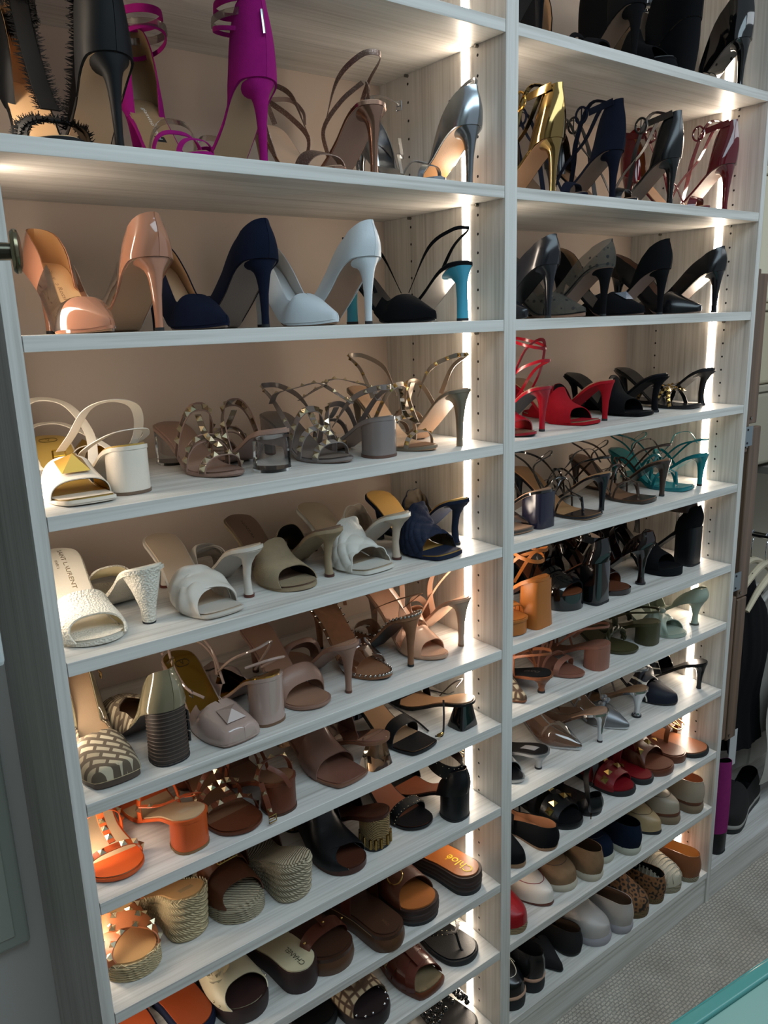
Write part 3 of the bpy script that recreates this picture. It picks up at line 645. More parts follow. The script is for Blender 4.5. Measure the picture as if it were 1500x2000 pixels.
# storage boxes above
for i,(x0,x1,z0,z1,c) in enumerate(((1.06,1.30,-.43,-.20,'#9c9482'),(1.07,1.34,-.199,.02,'#b3a88e'),(1.06,1.30,.021,.36,'#cfc6ad'))):
    b=empt('storage_box',(x0,.12,ZO+z0)); tag(b,['fabric storage box on the grey wardrobe shelf','beige storage box stacked on the fabric one','pale cream bundle on top of the storage boxes'][i],'box')
    boxo('box_body',(0,0,0.0),(x1-x0,.20,z1-z0-.02),mat('fabric',c),b,.012); boxo('box_lid',(-.004,-.004,z1-z0-.0195),(x1-x0+.004,.204,z1-z0),mat('fabric',c),b,.004)
POS={'A0':(1, -0.709, 0.03, -0.642, 0.03),
'A1':(1, -0.529, 0.03, -0.438, 0.03),
'A2':(1, -0.313, 0.03, -0.246, 0.03),
'A3':(1, -0.114, 0.03, -0.046, 0.03),
'B0':(2, -0.682, 0.03, -0.613, 0.03),
'B1':(2, -0.519, 0.03, -0.452, 0.03),
'B2':(2, -0.333, 0.03, -0.266, 0.03),
'B3':(2, -0.134, 0.03, -0.067, 0.03),
'C0':(3, -0.729, 0.029, -0.662, 0.06),
'C1':(3, -0.502, 0.065, -0.432, 0.06),
'C2':(3, -0.313, 0.042, -0.235, 0.041),
'C3':(3, -0.138, 0.032, -0.071, 0.032),
'D0':(4, -0.737, 0.03, -0.657, 0.06),
'D1':(4, -0.559, 0.016, -0.492, 0.06),
'D2':(4, -0.405, 0.038, -0.339, 0.06),
'D3':(4, -0.26, 0.03, -0.193, 0.06),
'D4':(4, -0.116, 0.011, -0.049, 0.06),
'E0':(5, -0.742, 0.02, -0.657, 0.026),
'E1':(5, -0.552, 0.008, -0.486, 0.034),
'E2':(5, -0.397, 0.026, -0.33, 0.039),
'E3':(5, -0.247, 0.041, -0.18, 0.052),
'E4':(5, -0.113, 0.039, -0.046, 0.06),
'F0':(6, -0.748, 0.026, -0.639, 0.026),
'F1':(6, -0.552, 0.008, -0.482, 0.021),
'F2':(6, -0.345, 0.014, -0.278, 0.029),
'F3':(6, -0.181, 0.014, -0.06, 0.033),
'G0':(7, -0.738, 0.041, -0.642, 0.06),
'G1':(7, -0.547, 0.045, -0.459, 0.029),
'G2':(7, -0.339, 0.025, -0.265, 0.055),
'G3':(7, -0.16, 0.044, -0.086, 0.024),
'H0':(8, -0.748, 0.074, -0.649, 0.06),
'H1':(8, -0.562, 0.029, -0.46, 0.03),
'H2':(8, -0.386, 0.022, -0.279, 0.008),
'H3':(8, -0.181, 0.014, -0.057, 0.024),
'I0':(9, -0.398, 0.069, -0.489, 0.06),
'I1':(9, -0.309, 0.014, -0.386, 0.02),
'I2':(9, -0.18, 0.008, -0.237, 0.02),
'I3':(9, -0.065, 0.02, -0.095, 0.039),
'J0':(10, -0.06, 0.026, -0.083, 0.039),
'Q1':(0, 0.309, 0.03, 0.386, 0.03),
'Q2':(0, 0.506, 0.03, 0.573, 0.03),
'Q3':(0, 0.7, 0.03, 0.767, 0.03),
'Q0':(0, 0.081, 0.03, 0.119, 0.03),
'K0':(1, 0.092, 0.03, 0.162, 0.03),
'K1':(1, 0.247, 0.03, 0.336, 0.03),
'K2':(1, 0.403, 0.03, 0.528, 0.03),
'K3':(1, 0.664, 0.03, 0.74, 0.03),
'L0':(2, 0.089, 0.03, 0.156, 0.03),
'L1':(2, 0.254, 0.03, 0.321, 0.03),
'L2':(2, 0.446, 0.03, 0.513, 0.03),
'L3':(2, 0.658, 0.03, 0.725, 0.03),
'M0':(3, 0.099, 0.017, 0.167, 0.05),
'M1':(3, 0.31, 0.041, 0.377, 0.06),
'M2':(3, 0.504, 0.045, 0.572, 0.06),
'M3':(3, 0.692, 0.042, 0.759, 0.058),
'N0':(4, 0.101, 0.036, 0.168, 0.043),
'N1':(4, 0.299, 0.018, 0.366, 0.051),
'N2':(4, 0.504, 0.025, 0.578, 0.043),
'N3':(4, 0.676, 0.038, 0.743, 0.048),
'O0':(5, 0.083, 0.024, 0.15, 0.032),
'O1':(5, 0.285, 0.044, 0.352, 0.038),
'O2':(5, 0.444, 0.034, 0.528, 0.045),
'O3':(5, 0.652, 0.035, 0.751, 0.06),
'P0':(6, 0.097, 0.027, 0.164, 0.028),
'P1':(6, 0.285, 0.03, 0.358, 0.029),
'P2':(6, 0.484, 0.034, 0.563, 0.038),
'P3':(6, 0.657, 0.016, 0.751, 0.032),
'S0':(7, 0.097, 0.033, 0.169, 0.037),
'S1':(7, 0.296, 0.038, 0.363, 0.029),
'S2':(7, 0.457, 0.026, 0.532, 0.04),
'S3':(7, 0.655, 0.026, 0.783, 0.035),
'T0':(8, 0.075, 0.008, 0.174, 0.013),
'T1':(8, 0.28, 0.022, 0.353, 0.032),
'T2':(8, 0.484, 0.023, 0.558, 0.031),
'T3':(8, 0.635, 0.017, 0.709, 0.036),
'T4':(8, 0.783, 0.008, 0.777, 0.057),
'U0':(9, 0.079, 0.01, 0.087, 0.043),
'U1':(9, 0.193, 0.026, 0.155, 0.051),
'U2':(9, 0.274, 0.03, 0.348, 0.02),
'U3':(9, 0.423, 0.036, 0.5, 0.02),
'U4':(9, 0.611, 0.023, 0.643, 0.06),
'U5':(9, 0.685, 0.019, 0.776, 0.017),
'V0':(10, 0.08, 0.015, 0.153, 0.027),
'V1':(10, 0.233, 0.024, 0.307, 0.042),
'V2':(10, 0.393, 0.013, 0.467, 0.01),
'V3':(10, 0.548, 0.008, 0.622, 0.02),
'V4':(10, 0.696, 0.008, 0.77, 0.008)}
# ---------------------------------------------------------------- the shoes, pair by pair
M=mat
def lea(c): return M('leather',c)
BL=M('leather','#0e0f12'); BP=M('patent','#08090b'); BS=M('suede','#0b0c0f'); BEI=lea('#a3866a')
# --- left bay, row at the top
def f(s):
    s.counter(.106,e=2.4,u1=.30,nar=.42,lining=TAN); P=s.ankle(.084,.016,rx=.026,ry=.034); T,B,N2=frames(P,np.stack([P[:,0],P[:,1]-P[:,1].mean(),0*P[:,0]],1)); s.fringe(P,N2,.016,M('fabric','#0b0b0c'),6,.009)
    for u0,u1,hs in ((.78,.86,.95),(.88,.78,1.05)):
        P,Nn=s.strap(u0,u1,.022,hs=hs); s.fringe(P,Nn,.022,M('fabric','#0b0b0c'),6,.008)
    q=np.linspace(0,1,16); P=crom([(.0,-.05,.05),(.0,-.02,.085),(0,.015,.15),(0,.03,.20)],6); Nn=np.tile(np.array((0,-1.,.4)),(len(P),1)); ribbon('instep_strap',P,Nn,.022,.002,s.up,s.r); s.fringe(P,Nn,.024,M('fabric','#0b0b0c'),6,.009)
pair('A0','heeled_sandal','sandal','black satin stiletto sandal with frayed fringe straps',f,toe='round',H=.115,up=M('satin','#0b0c0e'),sole=lea('#b0906f'),ins=lea('#d0aa80'))
MG=M('suede','#96156f'); PVC=M('pvc','#f2eee9')
def f(s):
    s.counter(.100,e=2.4,u1=.26,nar=.36,lining=lea('#9a7f5f'),lean=.2); s.strap(.86,.90,.008,bow=.03,hs=.9); s.strap(.68,.70,.009,hs=1.0); s.strap(.60,.62,.008,PVC,hs=1.05)
    s.ankle(.098,.011,rx=.030,ry=.042,tilt=.0); s.ankle(.080,.010,PVC,rx=.034,ry=.044,tilt=.0); s.ankle(.066,.006,rx=.033,ry=.043)
    z=float(s.L.bed(0)); tube('zip_pull',[(-.004,s.L.L/2+.006,z+.075),(-.004,s.L.L/2+.010,z+.045)],.0022,SILV,s.r,6)
    s.patch(.32,.016,.05,M('plain','#0d0d10')); s.txt('gianvito rossi',.0085,.32,M('plain','#e8e4dc'),z=.0039)
pair('A1','heeled_sandal','sandal','magenta suede stiletto sandal with clear bands and tall zipped back',f,toe='almond',H=.115,up=MG,sole=lea('#a08467'),ins=lea('#94785a'))
RG=M('glitter','#8a7064'); RM=M('metal','#9c7a68')
def f(s):
    s.strap(.86,.78,.024,RG,bow=.02,hs=.95); S=s.L
    z=float(S.bed(.3)); yb=float(S.y(.1))
    for sg in (1,-1): s.pts([(sg*.030,float(S.y(.42)),float(S.bed(.42))),(sg*.040,float(S.y(.40)),z+.01),(sg*.028,float(S.y(.26)),z+.045),(sg*.004,yb-.01,z+.070)],.009,RG,(sg,0,0),'side_strap')
    s.sling(.066,.008,RG,u=.44,h0=.05); s.pts([(0.004,yb-.01,z+.072),(.03,yb-.035,z+.070),(.04,yb-.055,z+.050),(.04,yb-.058,z+.03)],.007,lea('#8c7263'),(1,0,.2))
    s.txt('Dior',.014,.62,M('metal','#d8b090'),'H')
pair('A2','heeled_sandal','sandal','rose gold glitter stiletto sandal with looped ankle straps',f,toe='almond',H=.105,up=RM,sole=lea('#86695a'),ins=lea('#b8977d'),sq=False)
def f(s):
    s.counter(.056,u1=.40,nar=.36,lining=M('metal','#b8bcc0')); s.strap(.84,.90,.010,bow=.03); S=s.L; z=float(S.bed(0))
    s.pts([(-.034,float(S.y(.72)),.02),(-.02,float(S.y(.62)),.055),(.01,float(S.y(.52)),.055),(.034,float(S.y(.38)),.095)],.006,M('metal','#b9bdc1'),(0,-.3,1))
    s.pts([(0,S.L/2-.004,z+.050),(.016,S.L/2-.016,z+.070),(.026,S.L/2-.05,z+.069),(.03,S.L/2-.085,z+.05)],.006,M('metal','#b9bdc1'),(.5,0,.8)); s.buckle((.03,S.L/2-.086,z+.048),(1,0,0),SILV)
pair('A3','heeled_sandal','sandal','metallic silver leather stiletto sandal with thin loose straps',f,toe='almond',H=.099,up=M('metal','#aab2b8'),sole=lea('#c48d56'),ins=M('metal','#b3b5b8'),heelm=M('metal','#8d9499'))
# --- second left shelf
NP=M('patent','#a9745a')
def f(s):
    s.shell(0,.33,NP,wall=((0,.050),(.04,.048),(.12,.042),(.22,.034),(.33,.008)),lining=lea('#c99a68'),name='heel_counter'); s.shell(.30,.80,PVC,wall=((.3,.034),(.5,.030),(.68,.032)),uv=.74,dv=.14,name='clear_panel'); s.shell(.74,1,NP,uv=.5,name='toe_cap',lining=lea('#b98c62'),off=.0022)
    s.txt('Gianvito Rossi',.009,.28,lea('#8a6544'),'T')
pair('B0','stiletto_pump','high heel','nude patent pointed pump with clear plastic sides',f,toe='point',H=.100,up=NP,sole=lea('#a88566'),ins=lea('#d2aa7d'))
NV=M('suede','#10162a')
def pump(lin_,**k):
    def f(s): s.shell(0,1,lining=lin_,**k)
    return f
pair('B1','stiletto_pump','high heel','dark navy suede pump with pointed toe',pump(lea('#bc9a78')),toe='point',H=.101,up=NV,sole=lea('#77655a'),ins=lea('#c0a181'))
def f(s):
    s.shell(0,1,lining=lea('#cfcac4')); s.patch(.25,.017,.042,M('plain','#e8e6e2')); s.txt('MANOLO BLAHNIK',.0052,.25,M('plain','#3a3a3c'),z=.0039)
pair('B2','stiletto_pump','high heel','smooth white leather pump with nude sole',f,toe='point',H=.108,up=M('leather','#c6cdd1'),sole=lea('#8d6f5a'),ins=lea('#d8dcde'))
def f(s):
    s.shell(.50,1,wall=((.5,.024),(.68,.030)),uv=.72,lining=BP,name='vamp'); s.sling(.055,.006)
pair('B3','slingback_pump','high heel','black pointed slingback with turquoise heel',f,toe='point',H=.098,up=BS,sole=M('gloss','#1b1c20'),ins=BL,heelm=M('gloss','#3f93ab'),heelk='blade')
# --- third left shelf
CW=lea('#d9cfc0')
def f(s):
    s.band(.58,.60,.82,.84,CW,hs=.95,lining=M('metal','#b8923f')); s.pyramid(.72,PI/2,.038,M('dull','#a8843c'),hs=.80,off=.006,hh=.5)
    S=s.L; z=float(S.bed(0)); b=S.L/2
    s.pts([(.036,-.005,.03),(.046,.03,.075),(.030,.065,.115),(-.005,.075,.128),(-.036,.060,.118),(-.050,.025,.08),(-.056,-.01,.055)],.014,CW,(0,-.3,1),'ankle_strap',k=8)
    s.pts([(-.034,.005,.035),(-.044,.05,.06),(-.02,.095,.085),(.02,.10,.088),(.045,.06,.075),(.058,.01,.06),(.062,-.02,.052)],.010,CW,(0,-.2,1),'ankle_strap',k=8)
    s.buckle((-.057,-.014,.045),(0,-.4,1),M('metal','#c79a35'),.018,.020,.0014); s.vring(.13,M('plain','#5a4a1c'),.013,.006)
pair('C0','heeled_sandal','sandal','ivory leather block heel sandal with big gold pyramid',f,toe='square',H=.068,up=CW,sole=CW,ins=M('leather','#a98a45'),heelk='block',toepad=CW,tip=lea('#6d5848'))
def cage(**k):
    def f(s): s.cage(s.up,wd=.012,**k)
    return f
ND=lea('#8b7064')
def f(s):
    s.cage(PVC,wd=.011,studn=6,us=(.84,.66,.46),hs=(.95,1.15,1.35),ss=.0105)
    for u,h,w_ in ((.84,.95,.0045),(.66,1.15,.0045),(.46,1.35,.0045)):
        for d in (-.024,.024): s.strap(u-.02+d,u-.02+d,.0024,ND,hs=h,bow=.02,name='strap_piping')
pair('C1','heeled_mule','sandal','clear and nude studded mule on a transparent block heel',f,toe='almond',H=.066,up=ND,sole=ND,ins=lea('#927465'),toepad=ND,heelk='block',heelm=M('glass','#f2f2f2'),tip=M('glass','#cfcac6'))
TP=M('gloss','#7a706c')
def f(s):
    s.cage(TP,wd=.012,studn=6,us=(.84,.68,.52),hs=(.95,1.1,1.25),ss=.0105); s.sling(.050,.009,studs=9); s.pts([(-.030,.055,.09),(-.042,.02,.11),(-.030,-.02,.12),(.0,-.03,.126),(.030,-.02,.12),(.042,.02,.11),(.030,.055,.09)],.010,TP,(0,0,1),'ankle_strap',studs=9,k=6)
pair('C2','heeled_sandal','sandal','taupe grey studded cage sandal with block heel',f,toe='almond',H=.068,up=TP,sole=lea('#8a7468'),ins=lea('#6f655f'),toepad=lea('#7d6f66'),heelk='block',tip=lea('#5c4238'))
CH=M('dull','#a1968a')
def f(s):
    s.strap(.84,.84,.009,CH,studs=6,bow=.02,sm=GOLDD); s.strap(.62,.62,.009,CH,studs=7,hs=1.0,sm=GOLDD); s.strap(.42,.42,.009,CH,studs=8,hs=1.3,sm=GOLDD); s.tstrap(.84,.42,.011,CH,studs=9,ss=.010,hs=1.12,sm=M('metal','#6d5d48')); s.sling(.060,.008,CH,u=.42,h0=.05,studs=11,sm=GOLDD)
    s.patch(.24,.02,.018,M('plain','#b89470'))
pair('C3','heeled_sandal','sandal','metallic bronze studded stiletto sandal with caged T strap',f,toe='almond',H=.103,up=M('dull','#8c8171'),sole=lea('#b28c6d'),ins=lea('#c29f80'),tip=None,toepad=M('dull','#9a7d68'))
# --- fourth left shelf
BO=M('boucle','#d8d2c4')
def f(s):
    s.band(.60,.60,.94,.83,BO,hs=.98,off=.003,lining=lea('#ddd0a8'),t=.003); s.txt('SAINT LAURENT',.0095,.22,M('metal','#a58e62'),dx=.004); s.txt('PARIS',.006,.20,M('metal','#a58e62'),dx=-.008)
pair('D0','heeled_mule','mule','white boucle open toe mule with textured heel',f,toe='round',H=.088,up=BO,sole=M('gloss','#1a1c20'),ins=lea('#dcd6c8'),heelk='cone',platm=M('boucle','#cfc9bb'),wide=1.06,toepad=BO)
PC=lea('#c3bbb0')
def f(s):
    s.band(.56,.60,.80,.80,PC,hs=1.1,puff=.006,fold=.0016,lining=PC,skew=.07); s.band(.60,.62,.86,.80,PC,hs=1.0,puff=.006,fold=.0018,skew=-.07,lining=PC)
pair('D1','heeled_mule','mule','cream padded leather mule with crossed soft band',f,toe='square',H=.086,up=PC,sole=PC,ins=lea('#b8a48e'),heelk='curve',tip=lea('#5a2f26'),toepad=PC)
SU=M('suede','#9c8a6f')
def f(s):
    s.band(.55,.52,.90,.82,SU,hs=1.0,lining=BL); s.patch(.22,.014,.038,M('plain','#d9d6cf')); s.txt('AQUAZZURA',.0062,.22,M('plain','#222222'),z=.0039)
pair('D2','heeled_mule','mule','khaki beige suede mule with open toe',f,toe='round',H=.088,up=SU,sole=lea('#5a332b'),ins=lea('#6f5747'),heelk='curve',tip=lea('#4a2a24'),platm=SU,toepad=SU)
QW=lea('#c9c6bd')
def f(s): s.band(.54,.50,.88,.84,QW,hs=1.1,quilt=4,lining=lea('#a09485'),off=.003)
pair('D3','heeled_mule','mule','off-white quilted leather mule with square toe',f,toe='square',H=.088,up=lea('#b3a391'),sole=lea('#b3a391'),ins=lea('#a8967f'),heelk='curve',tip=lea('#4a2a24'),platm=QW,wide=1.05,toepad=QW)
QN=M('fabric','#1a2133')
def f(s): s.band(.52,.48,.86,.84,QN,hs=1.15,quilt=6,lining=M('satin','#3c352a'),off=.003); s.strap(0.02,0.02,.003) if 0 else None
pair('D4','heeled_mule','mule','navy quilted denim mule with flared heel and tan lining',f,toe='square',H=.092,up=QN,sole=lea('#b98f6b'),ins=M('leather','#b8914f'),heelk='curve',wide=1.05,platm=QN,toepad=QN)
# --- fifth left shelf
FF=M('ff'); OL=M('patent','#7c735a')
def f(s):
    s.shell(.40,1,FF,wall=((.4,.0),(.5,.026),(.62,.034)),uv=.70,lining=lea('#a98f72'),name='vamp'); s.shell(0,.42,OL,wall=((0,.058),(.05,.055),(.12,.046),(.25,.025),(.42,.004)),nar=.42,lining=lea('#a98f72'),name='heel_counter'); s.stitch(lea('#c9b48c'),-.001,.0008,.5,1)
    z=float(s.L.bed(0)); b=s.L.L/2; s.pts([(0,b-.004,z+.066),(.022,b-.03,z+.060),(.030,b-.055,z+.03),(.031,b-.06,z+.015)],.003,M('metal','#b9a06c'),(1,0,.2)); s.buckle((.031,b-.061,z+.008),(1,0,0),GOLD,.008,.010,.001); s.strap(.46,.46,.018,FF,hs=.75) if 0 else None
    for k in range(3): boxo('heel_slot',(.0268,b-.024,.022+.018*k),(.0296,b-.012,.036+.018*k),M('plain','#0d0b0a'),s.r)
pair('E0','block_heel_pump','high heel','olive and beige woven block pump with cut-out stacked heel',f,toe='square',H=.094,P=.009,up=FF,sole=lea('#4a3f38'),ins=lea('#a98f72'),heelk='block',heelm=M('wood','#3c3029'),tip=BLKT,platm=lea('#4a3c33'),rings=14,rm=M('wood','#4a3c32'))
NPT=M('patent','#a58d82')
def f(s):
    s.shell(.52,1,NPT,wall=((.52,.022),(.66,.028)),uv=.72,lining=M('metal','#a3823f'),name='vamp'); s.pyramid(.87,PI/2,.034,M('gloss','#9b857b'),hh=.30,off=.0045); s.vring(.17,M('plain','#3a2f18'))
    s.tube('ankle_strap',[(.034,0,.05),(.038,.04,.100),(.022,.075,.128),(-.012,.085,.128),(-.034,.045,.105),(-.036,0,.070),(-.02,-.03,.055)],.0024,NPT,8); s.tube('ankle_strap',[(.034,.02,.06),(.046,.05,.080),(.038,.088,.100),(0,.105,.112),(-.032,.08,.10)],.0024,NPT,8); s.buckle((-.03,-.01,.06),(-1,0,.3),SILV,.010,.012)
pair('E1','block_heel_pump','high heel','pale nude patent pump with pyramid toe and block heel',f,toe='square',H=.084,up=NPT,sole=lea('#8e7468'),ins=M('metal','#a8873d'),heelk='block',tip=lea('#6a4f3c'))
PN=lea('#8a6a5b')
def f(s): s.band(.62,.64,.80,.79,PN,hs=1.0,puff=.014,lining=PN)
pair('E2','heeled_mule','mule','mauve nude mule with one fat padded band',f,toe='round',H=.094,up=PN,sole=PN,ins=lea('#95705b'),tip=lea('#5a3528'))
CB=M('suede','#8a6248')
def f(s):
    s.band(.56,.60,.80,.80,M('pvc','#eadfd8'),hs=1.0,name='clear_band'); s.rim_beads(.0029,M('chrome','#b7b2ab'),27,z=.003); s.patch(.20,.030,.055,BL,name='heel_pad')
    s.pts([(.030,.045,.095),(.045,.075,.125),(.01,.10,.14),(-.03,.085,.135),(-.045,.05,.115),(-.030,.03,.095)],.007,CB,(0,-.2,1))
pair('E3','heeled_mule','sandal','brown suede stiletto sandal with clear band and silver bead rim',f,toe='almond',H=.103,up=CB,sole=BL,ins=CB)
CN=M('pvc','#f3cfb4'); CN2=lea('#c79a7d')
def f(s):
    s.band(.64,.66,.86,.84,M('gloss','#c79a7d'),hs=.95); s.strap(.62,.50,.014,M('gloss','#cda287'),hs=1.1)
    S=s.L
    for sg in (1,-1): s.pts([(sg*.032,float(S.y(.55)),float(S.bed(.55))),(-sg*.01,float(S.y(.42)),float(S.bed(.4))+.06),(-sg*.030,float(S.y(.22)),float(S.bed(.2))+.075),(0,float(S.y(.02)),float(S.bed(0))+.082)],.012,M('gloss','#cda287'),(0,-.6,.8),'wide_strap')
pair('E4','heeled_sandal','sandal','glowing peach nude sandal with wide crossed translucent straps',f,toe='almond',H=.102,up=lea('#b08d75'),sole=lea('#b08d75'),ins=CN2,heelm=M('satin','#9a8574'),tip=lea('#6d4f3c'))
# --- sixth left shelf
OR=lea('#be5222')
def f(s):
    s.strap(.80,.80,.011,studs=6,bow=.02,ss=.010,sm=PALE,hs=.9); s.strap(.52,.52,.011,studs=7,ss=.010,hs=.95); s.tstrap(.82,.50,.011,studs=4,ss=.010,hs=.93); s.pts([(.033,.02,.035),(.04,.05,.05),(.015,.07,.072),(-.03,.065,.07),(-.05,.03,.06)],.010,OR,(0,-.3,1),studs=4); s.patch(.17,.02,.016,M('plain','#b7a78e'))
pair('F0','heeled_sandal','sandal','bright orange studded sandal with orange block heel',f,toe='round',H=.058,up=OR,sole=OR,ins=lea('#b09878'),heelk='block',toepad=OR,tip=lea('#7a5a38'),wide=1.06)
BR=lea('#5d2f1c')
def f(s):
    s.strap(.82,.70,.010,studs=6,ss=.010,hs=.95); s.strap(.62,.62,.011,studs=6,ss=.010); s.tstrap(.76,.50,.010,studs=3,ss=.010); s.strap(.45,.55,.010,studs=5,hs=1.0); s.strap(.16,.16,.013,hs=.35,studs=5,ss=.010)
    s.pts([(-.024,.10,.09),(-.01,.118,.078),(.0,.126,.055)],.008,BR,(0,1,.2)); s.pts([(-.033,.09,.06),(-.036,.11,.035),(-.036,.12,.012)],.009,BR,(-.6,1,0),studs=2); s.buckle((-.036,.121,.012),(0,1,0),GOLDD,.014,.012)
pair('F1','heeled_sandal','sandal','chestnut brown studded sandal with hanging buckle strap and block heel',f,toe='round',H=.060,up=BR,sole=BR,ins=lea('#6e4a34'),heelk='block',toepad=BR,tip=lea('#3c2416'),wide=1.05)
MP=M('patent','#7a5244')
def f(s): s.band(.50,.50,.78,.76,M('gloss','#74564b'),hs=.95,lining=MP,t=.002)
pair('F2','heeled_mule','mule','rosy brown patent mule with square toe and amber clear heel',f,toe='square',H=.056,up=M('gloss','#77523f'),sole=MP,ins=MP,heelk='trap',heelm=M('glass','#c9a98c'),tip=None,sq=True,wide=1.06)
def f(s):
    s.strap(.68,.74,.026,hs=.95,t=.002); s.pts([(.03,.04,.04),(.055,0,.012),(.06,-.03,.004),(.05,-.07,.003)],.004,BL,(0,0,1)); s.pts([(-.03,.07,.055),(-.05,.09,.03),(-.075,.11,.012),(-.085,.10,.01)],.004,BL,(0,0,1)); s.pts([(.028,.05,.055),(.02,.075,.085),(-.015,.08,.088),(-.03,.06,.06)],.004,BL,(0,-1,.3)); s.tube('knot',[(-.082,.104,.012),(-.078,.112,.018),(-.086,.108,.014)],.003,GOLDD)
pair('F3','heeled_sandal','sandal','black leather sandal with thin ties and black pyramid heel',f,toe='square',H=.056,up=BL,sole=BL,ins=lea('#a37f5f'),heelk='trap',heelm=BP,toepad=BL,tip=None,sq=True)
# --- seventh left shelf
RO=M('rope','#cdb98f'); RO2=M('rope','#bcae92')
def blanket(s,m): 
    S=s.L; us=np.linspace(.02,.98,46); P=[]
    for sg in (1,-1):
        for i,u in enumerate(us if sg>0 else us[::-1]): P.append((float(S.cx(u))+sg*float(S.w(u)+.003),float(S.y(u)),float(S.bed(u))+(.004 if i%2 else -.004)))
    tube('blanket_stitching',P,.0008,m,s.r,5)
TS=lea('#9c5a34')
def f(s):
    for u0,u1,h,o in ((.56,.90,1.0,0),(.90,.56,1.12,0)):
        P,Nn=s.strap(u0,u1,.030,TS,hs=h,t=.0025,n=31)
        T,B,N2=frames(P,Nn)
        for sg in (1,-1):
            for k in range(6):
                j=int((k+.5)/6*30); stud(s.r,P[j]+B[j]*sg*.010+N2[j]*.0022,T[j],B[j],N2[j],.010,PALE)
    blanket(s,M('plain','#cbb991')); s.patch(.15,.024,.018,M('plain','#8f7a5a'))
pair('G0','wedge_espadrille','espadrille','tan pebbled espadrille wedge with studded crossed straps',f,toe='round',H=.088,P=.026,up=TS,ins=lea('#b08a5c'),wedge=(RO,6),wide=1.08,L=.222)
BW=lea('#4e2a17')
def f(s):
    s.band(.50,.52,.92,.84,BW,hs=1.05,lining=BW,t=.002); s.strap(.64,.66,.024,BW,hs=1.3,t=.002); p,n=s.top(.66,off=.008,hs=1.15); 
    for d in (-.012,-.004,.004,.012): tube('buckle_bar',[p+np.array((d,-.013,-.004)),p+np.array((d,.013,.003))],.0016,GOLD,s.r)
    tube('buckle_frame',[p+np.array(q) for q in ((-.018,-.014,-.004),(.018,-.014,-.004),(.018,.014,.003),(-.018,.014,.003),(-.018,-.014,-.004))],.0016,GOLD,s.r); blanket(s,M('plain','#8f8672')) if 0 else None
pair('G1','wedge_espadrille','espadrille','dark brown leather wedge with gold buckle and coiled rope sole',f,toe='round',H=.080,P=.026,up=BW,ins=RO2,wedge=(RO2,6),wide=1.1,L=.225)
def f(s):
    s.band(.46,.48,.80,.84,BL,hs=1.1,skew=.07,lining=BL); s.band(.50,.50,.92,.82,BL,hs=1.02,skew=-.06,lining=BL); S=s.L
    for k in range(14):
        a=2*PI*k/14; y0=S.L/2-.027; tube('gold_bar',[(.0275*math.copysign(abs(math.cos(a))**.8,math.cos(a)),y0+.0275*math.copysign(abs(math.sin(a))**.7,math.sin(a)),z) for z in (.006,.026)],.003,M('metal','#8f7440'),s.r,6)
pair('G2','heeled_mule','mule','black crossover mule with brown sole and rope and gold bar heel',f,toe='round',H=.072,P=.010,up=BL,sole=lea('#45241a'),ins=lea('#4a281c'),heelk='block',heelm=M('rope','#8d7245'),platm=lea('#3d2018'),wide=1.08,tip=BLKT)
def beadrow(s,P,Nn,wd,k,m):
    T,B,N2=frames(P,Nn); n=len(P); pts=[]
    for sg in (1,-1):
        for i in range(k): j=(i+.5)/k*(n-1); a=int(j); fr=j-a; b=min(a+1,n-1); p=P[a]*(1-fr)+P[b]*fr; pts.append(p+B[a]*sg*wd*.36+N2[a]*.0018)
    balls_stuff('round_studs',pts,.0012,m,s.r)
def f(s):
    P,Nn=s.strap(.76,.76,.022,bow=.02,hs=.95,t=.002); beadrow(s,P,Nn,.022,14,PALE)
    for x in (0,): 
        P=s.ankle(.050,.030,rx=.031,ry=.042,tilt=.012); Q=np.stack([P[:,0],P[:,1]-P[:,1].mean(),0*P[:,0]],1); beadrow(s,P,Q,.030,20,PALE)
    s.counter(.05,u1=.24,lining=BR); s.buckle((.031,.075,.12),(1,0,0),GOLD)
pair('G3','heeled_sandal','sandal','black sandal with tiny silver studs and round block heel',f,toe='round',H=.064,up=BL,sole=BL,ins=lea('#7a4630'),heelk='block',heelm=BL,toepad=BL)
# --- eighth left shelf and below
def f(s): s.band(.42,.42,.72,.70,lea('#a8481c'),hs=1.0,lining=BR)
pair('H0','flat_slide','slide','orange brown slide with dark blue trim in the bottom corner',f,toe='slide',H=.022,P=.016,up=lea('#1c2238'),ins=lea('#8a3f20'),full=True,sole=M('suede','#1a2036'),L=.255)
IV=lea('#b9b094')
def f(s):
    s.band(.52,.50,.94,.82,IV,hs=1.0,lining=lea('#6a5a48'),t=.002)
    p,n=s.top(.74,PI*.66,.008); rnd=random.Random(3)
    for k in range(9):
        a=k*2.4; r=.004+.0016*k; pp=p+np.array((r*math.cos(a)*.9,r*math.sin(a)*.7,.012-.0010*k)); q=np.array((math.cos(a),math.sin(a)*.6,.9))
        V=[];F=[]
        for i in range(5):
            for j in range(7): aa=a+(j/6-.5)*2.4; rr=(.3+.7*i/4)*(.007+.0012*k); V.append((pp[0]+rr*math.cos(aa)*.8,pp[1]+rr*math.sin(aa)*.8,pp[2]-.008+.010*(i/4)**1.5-.005*(abs(j/6-.5)*2)**2))
        mk('petal',V,gridF(5,7),IV,s.r)
    for sg in (1,-1):
        for u in (.80,.86): ball('rivet',tuple(s.L.B(np.array([u]),np.array([.12 if sg>0 else PI-.12]),.004)[0]),.0022,PALE,s.r,6)
    s.txt('CHANEL',.015,.17,M('plain','#3a3326'),'H')
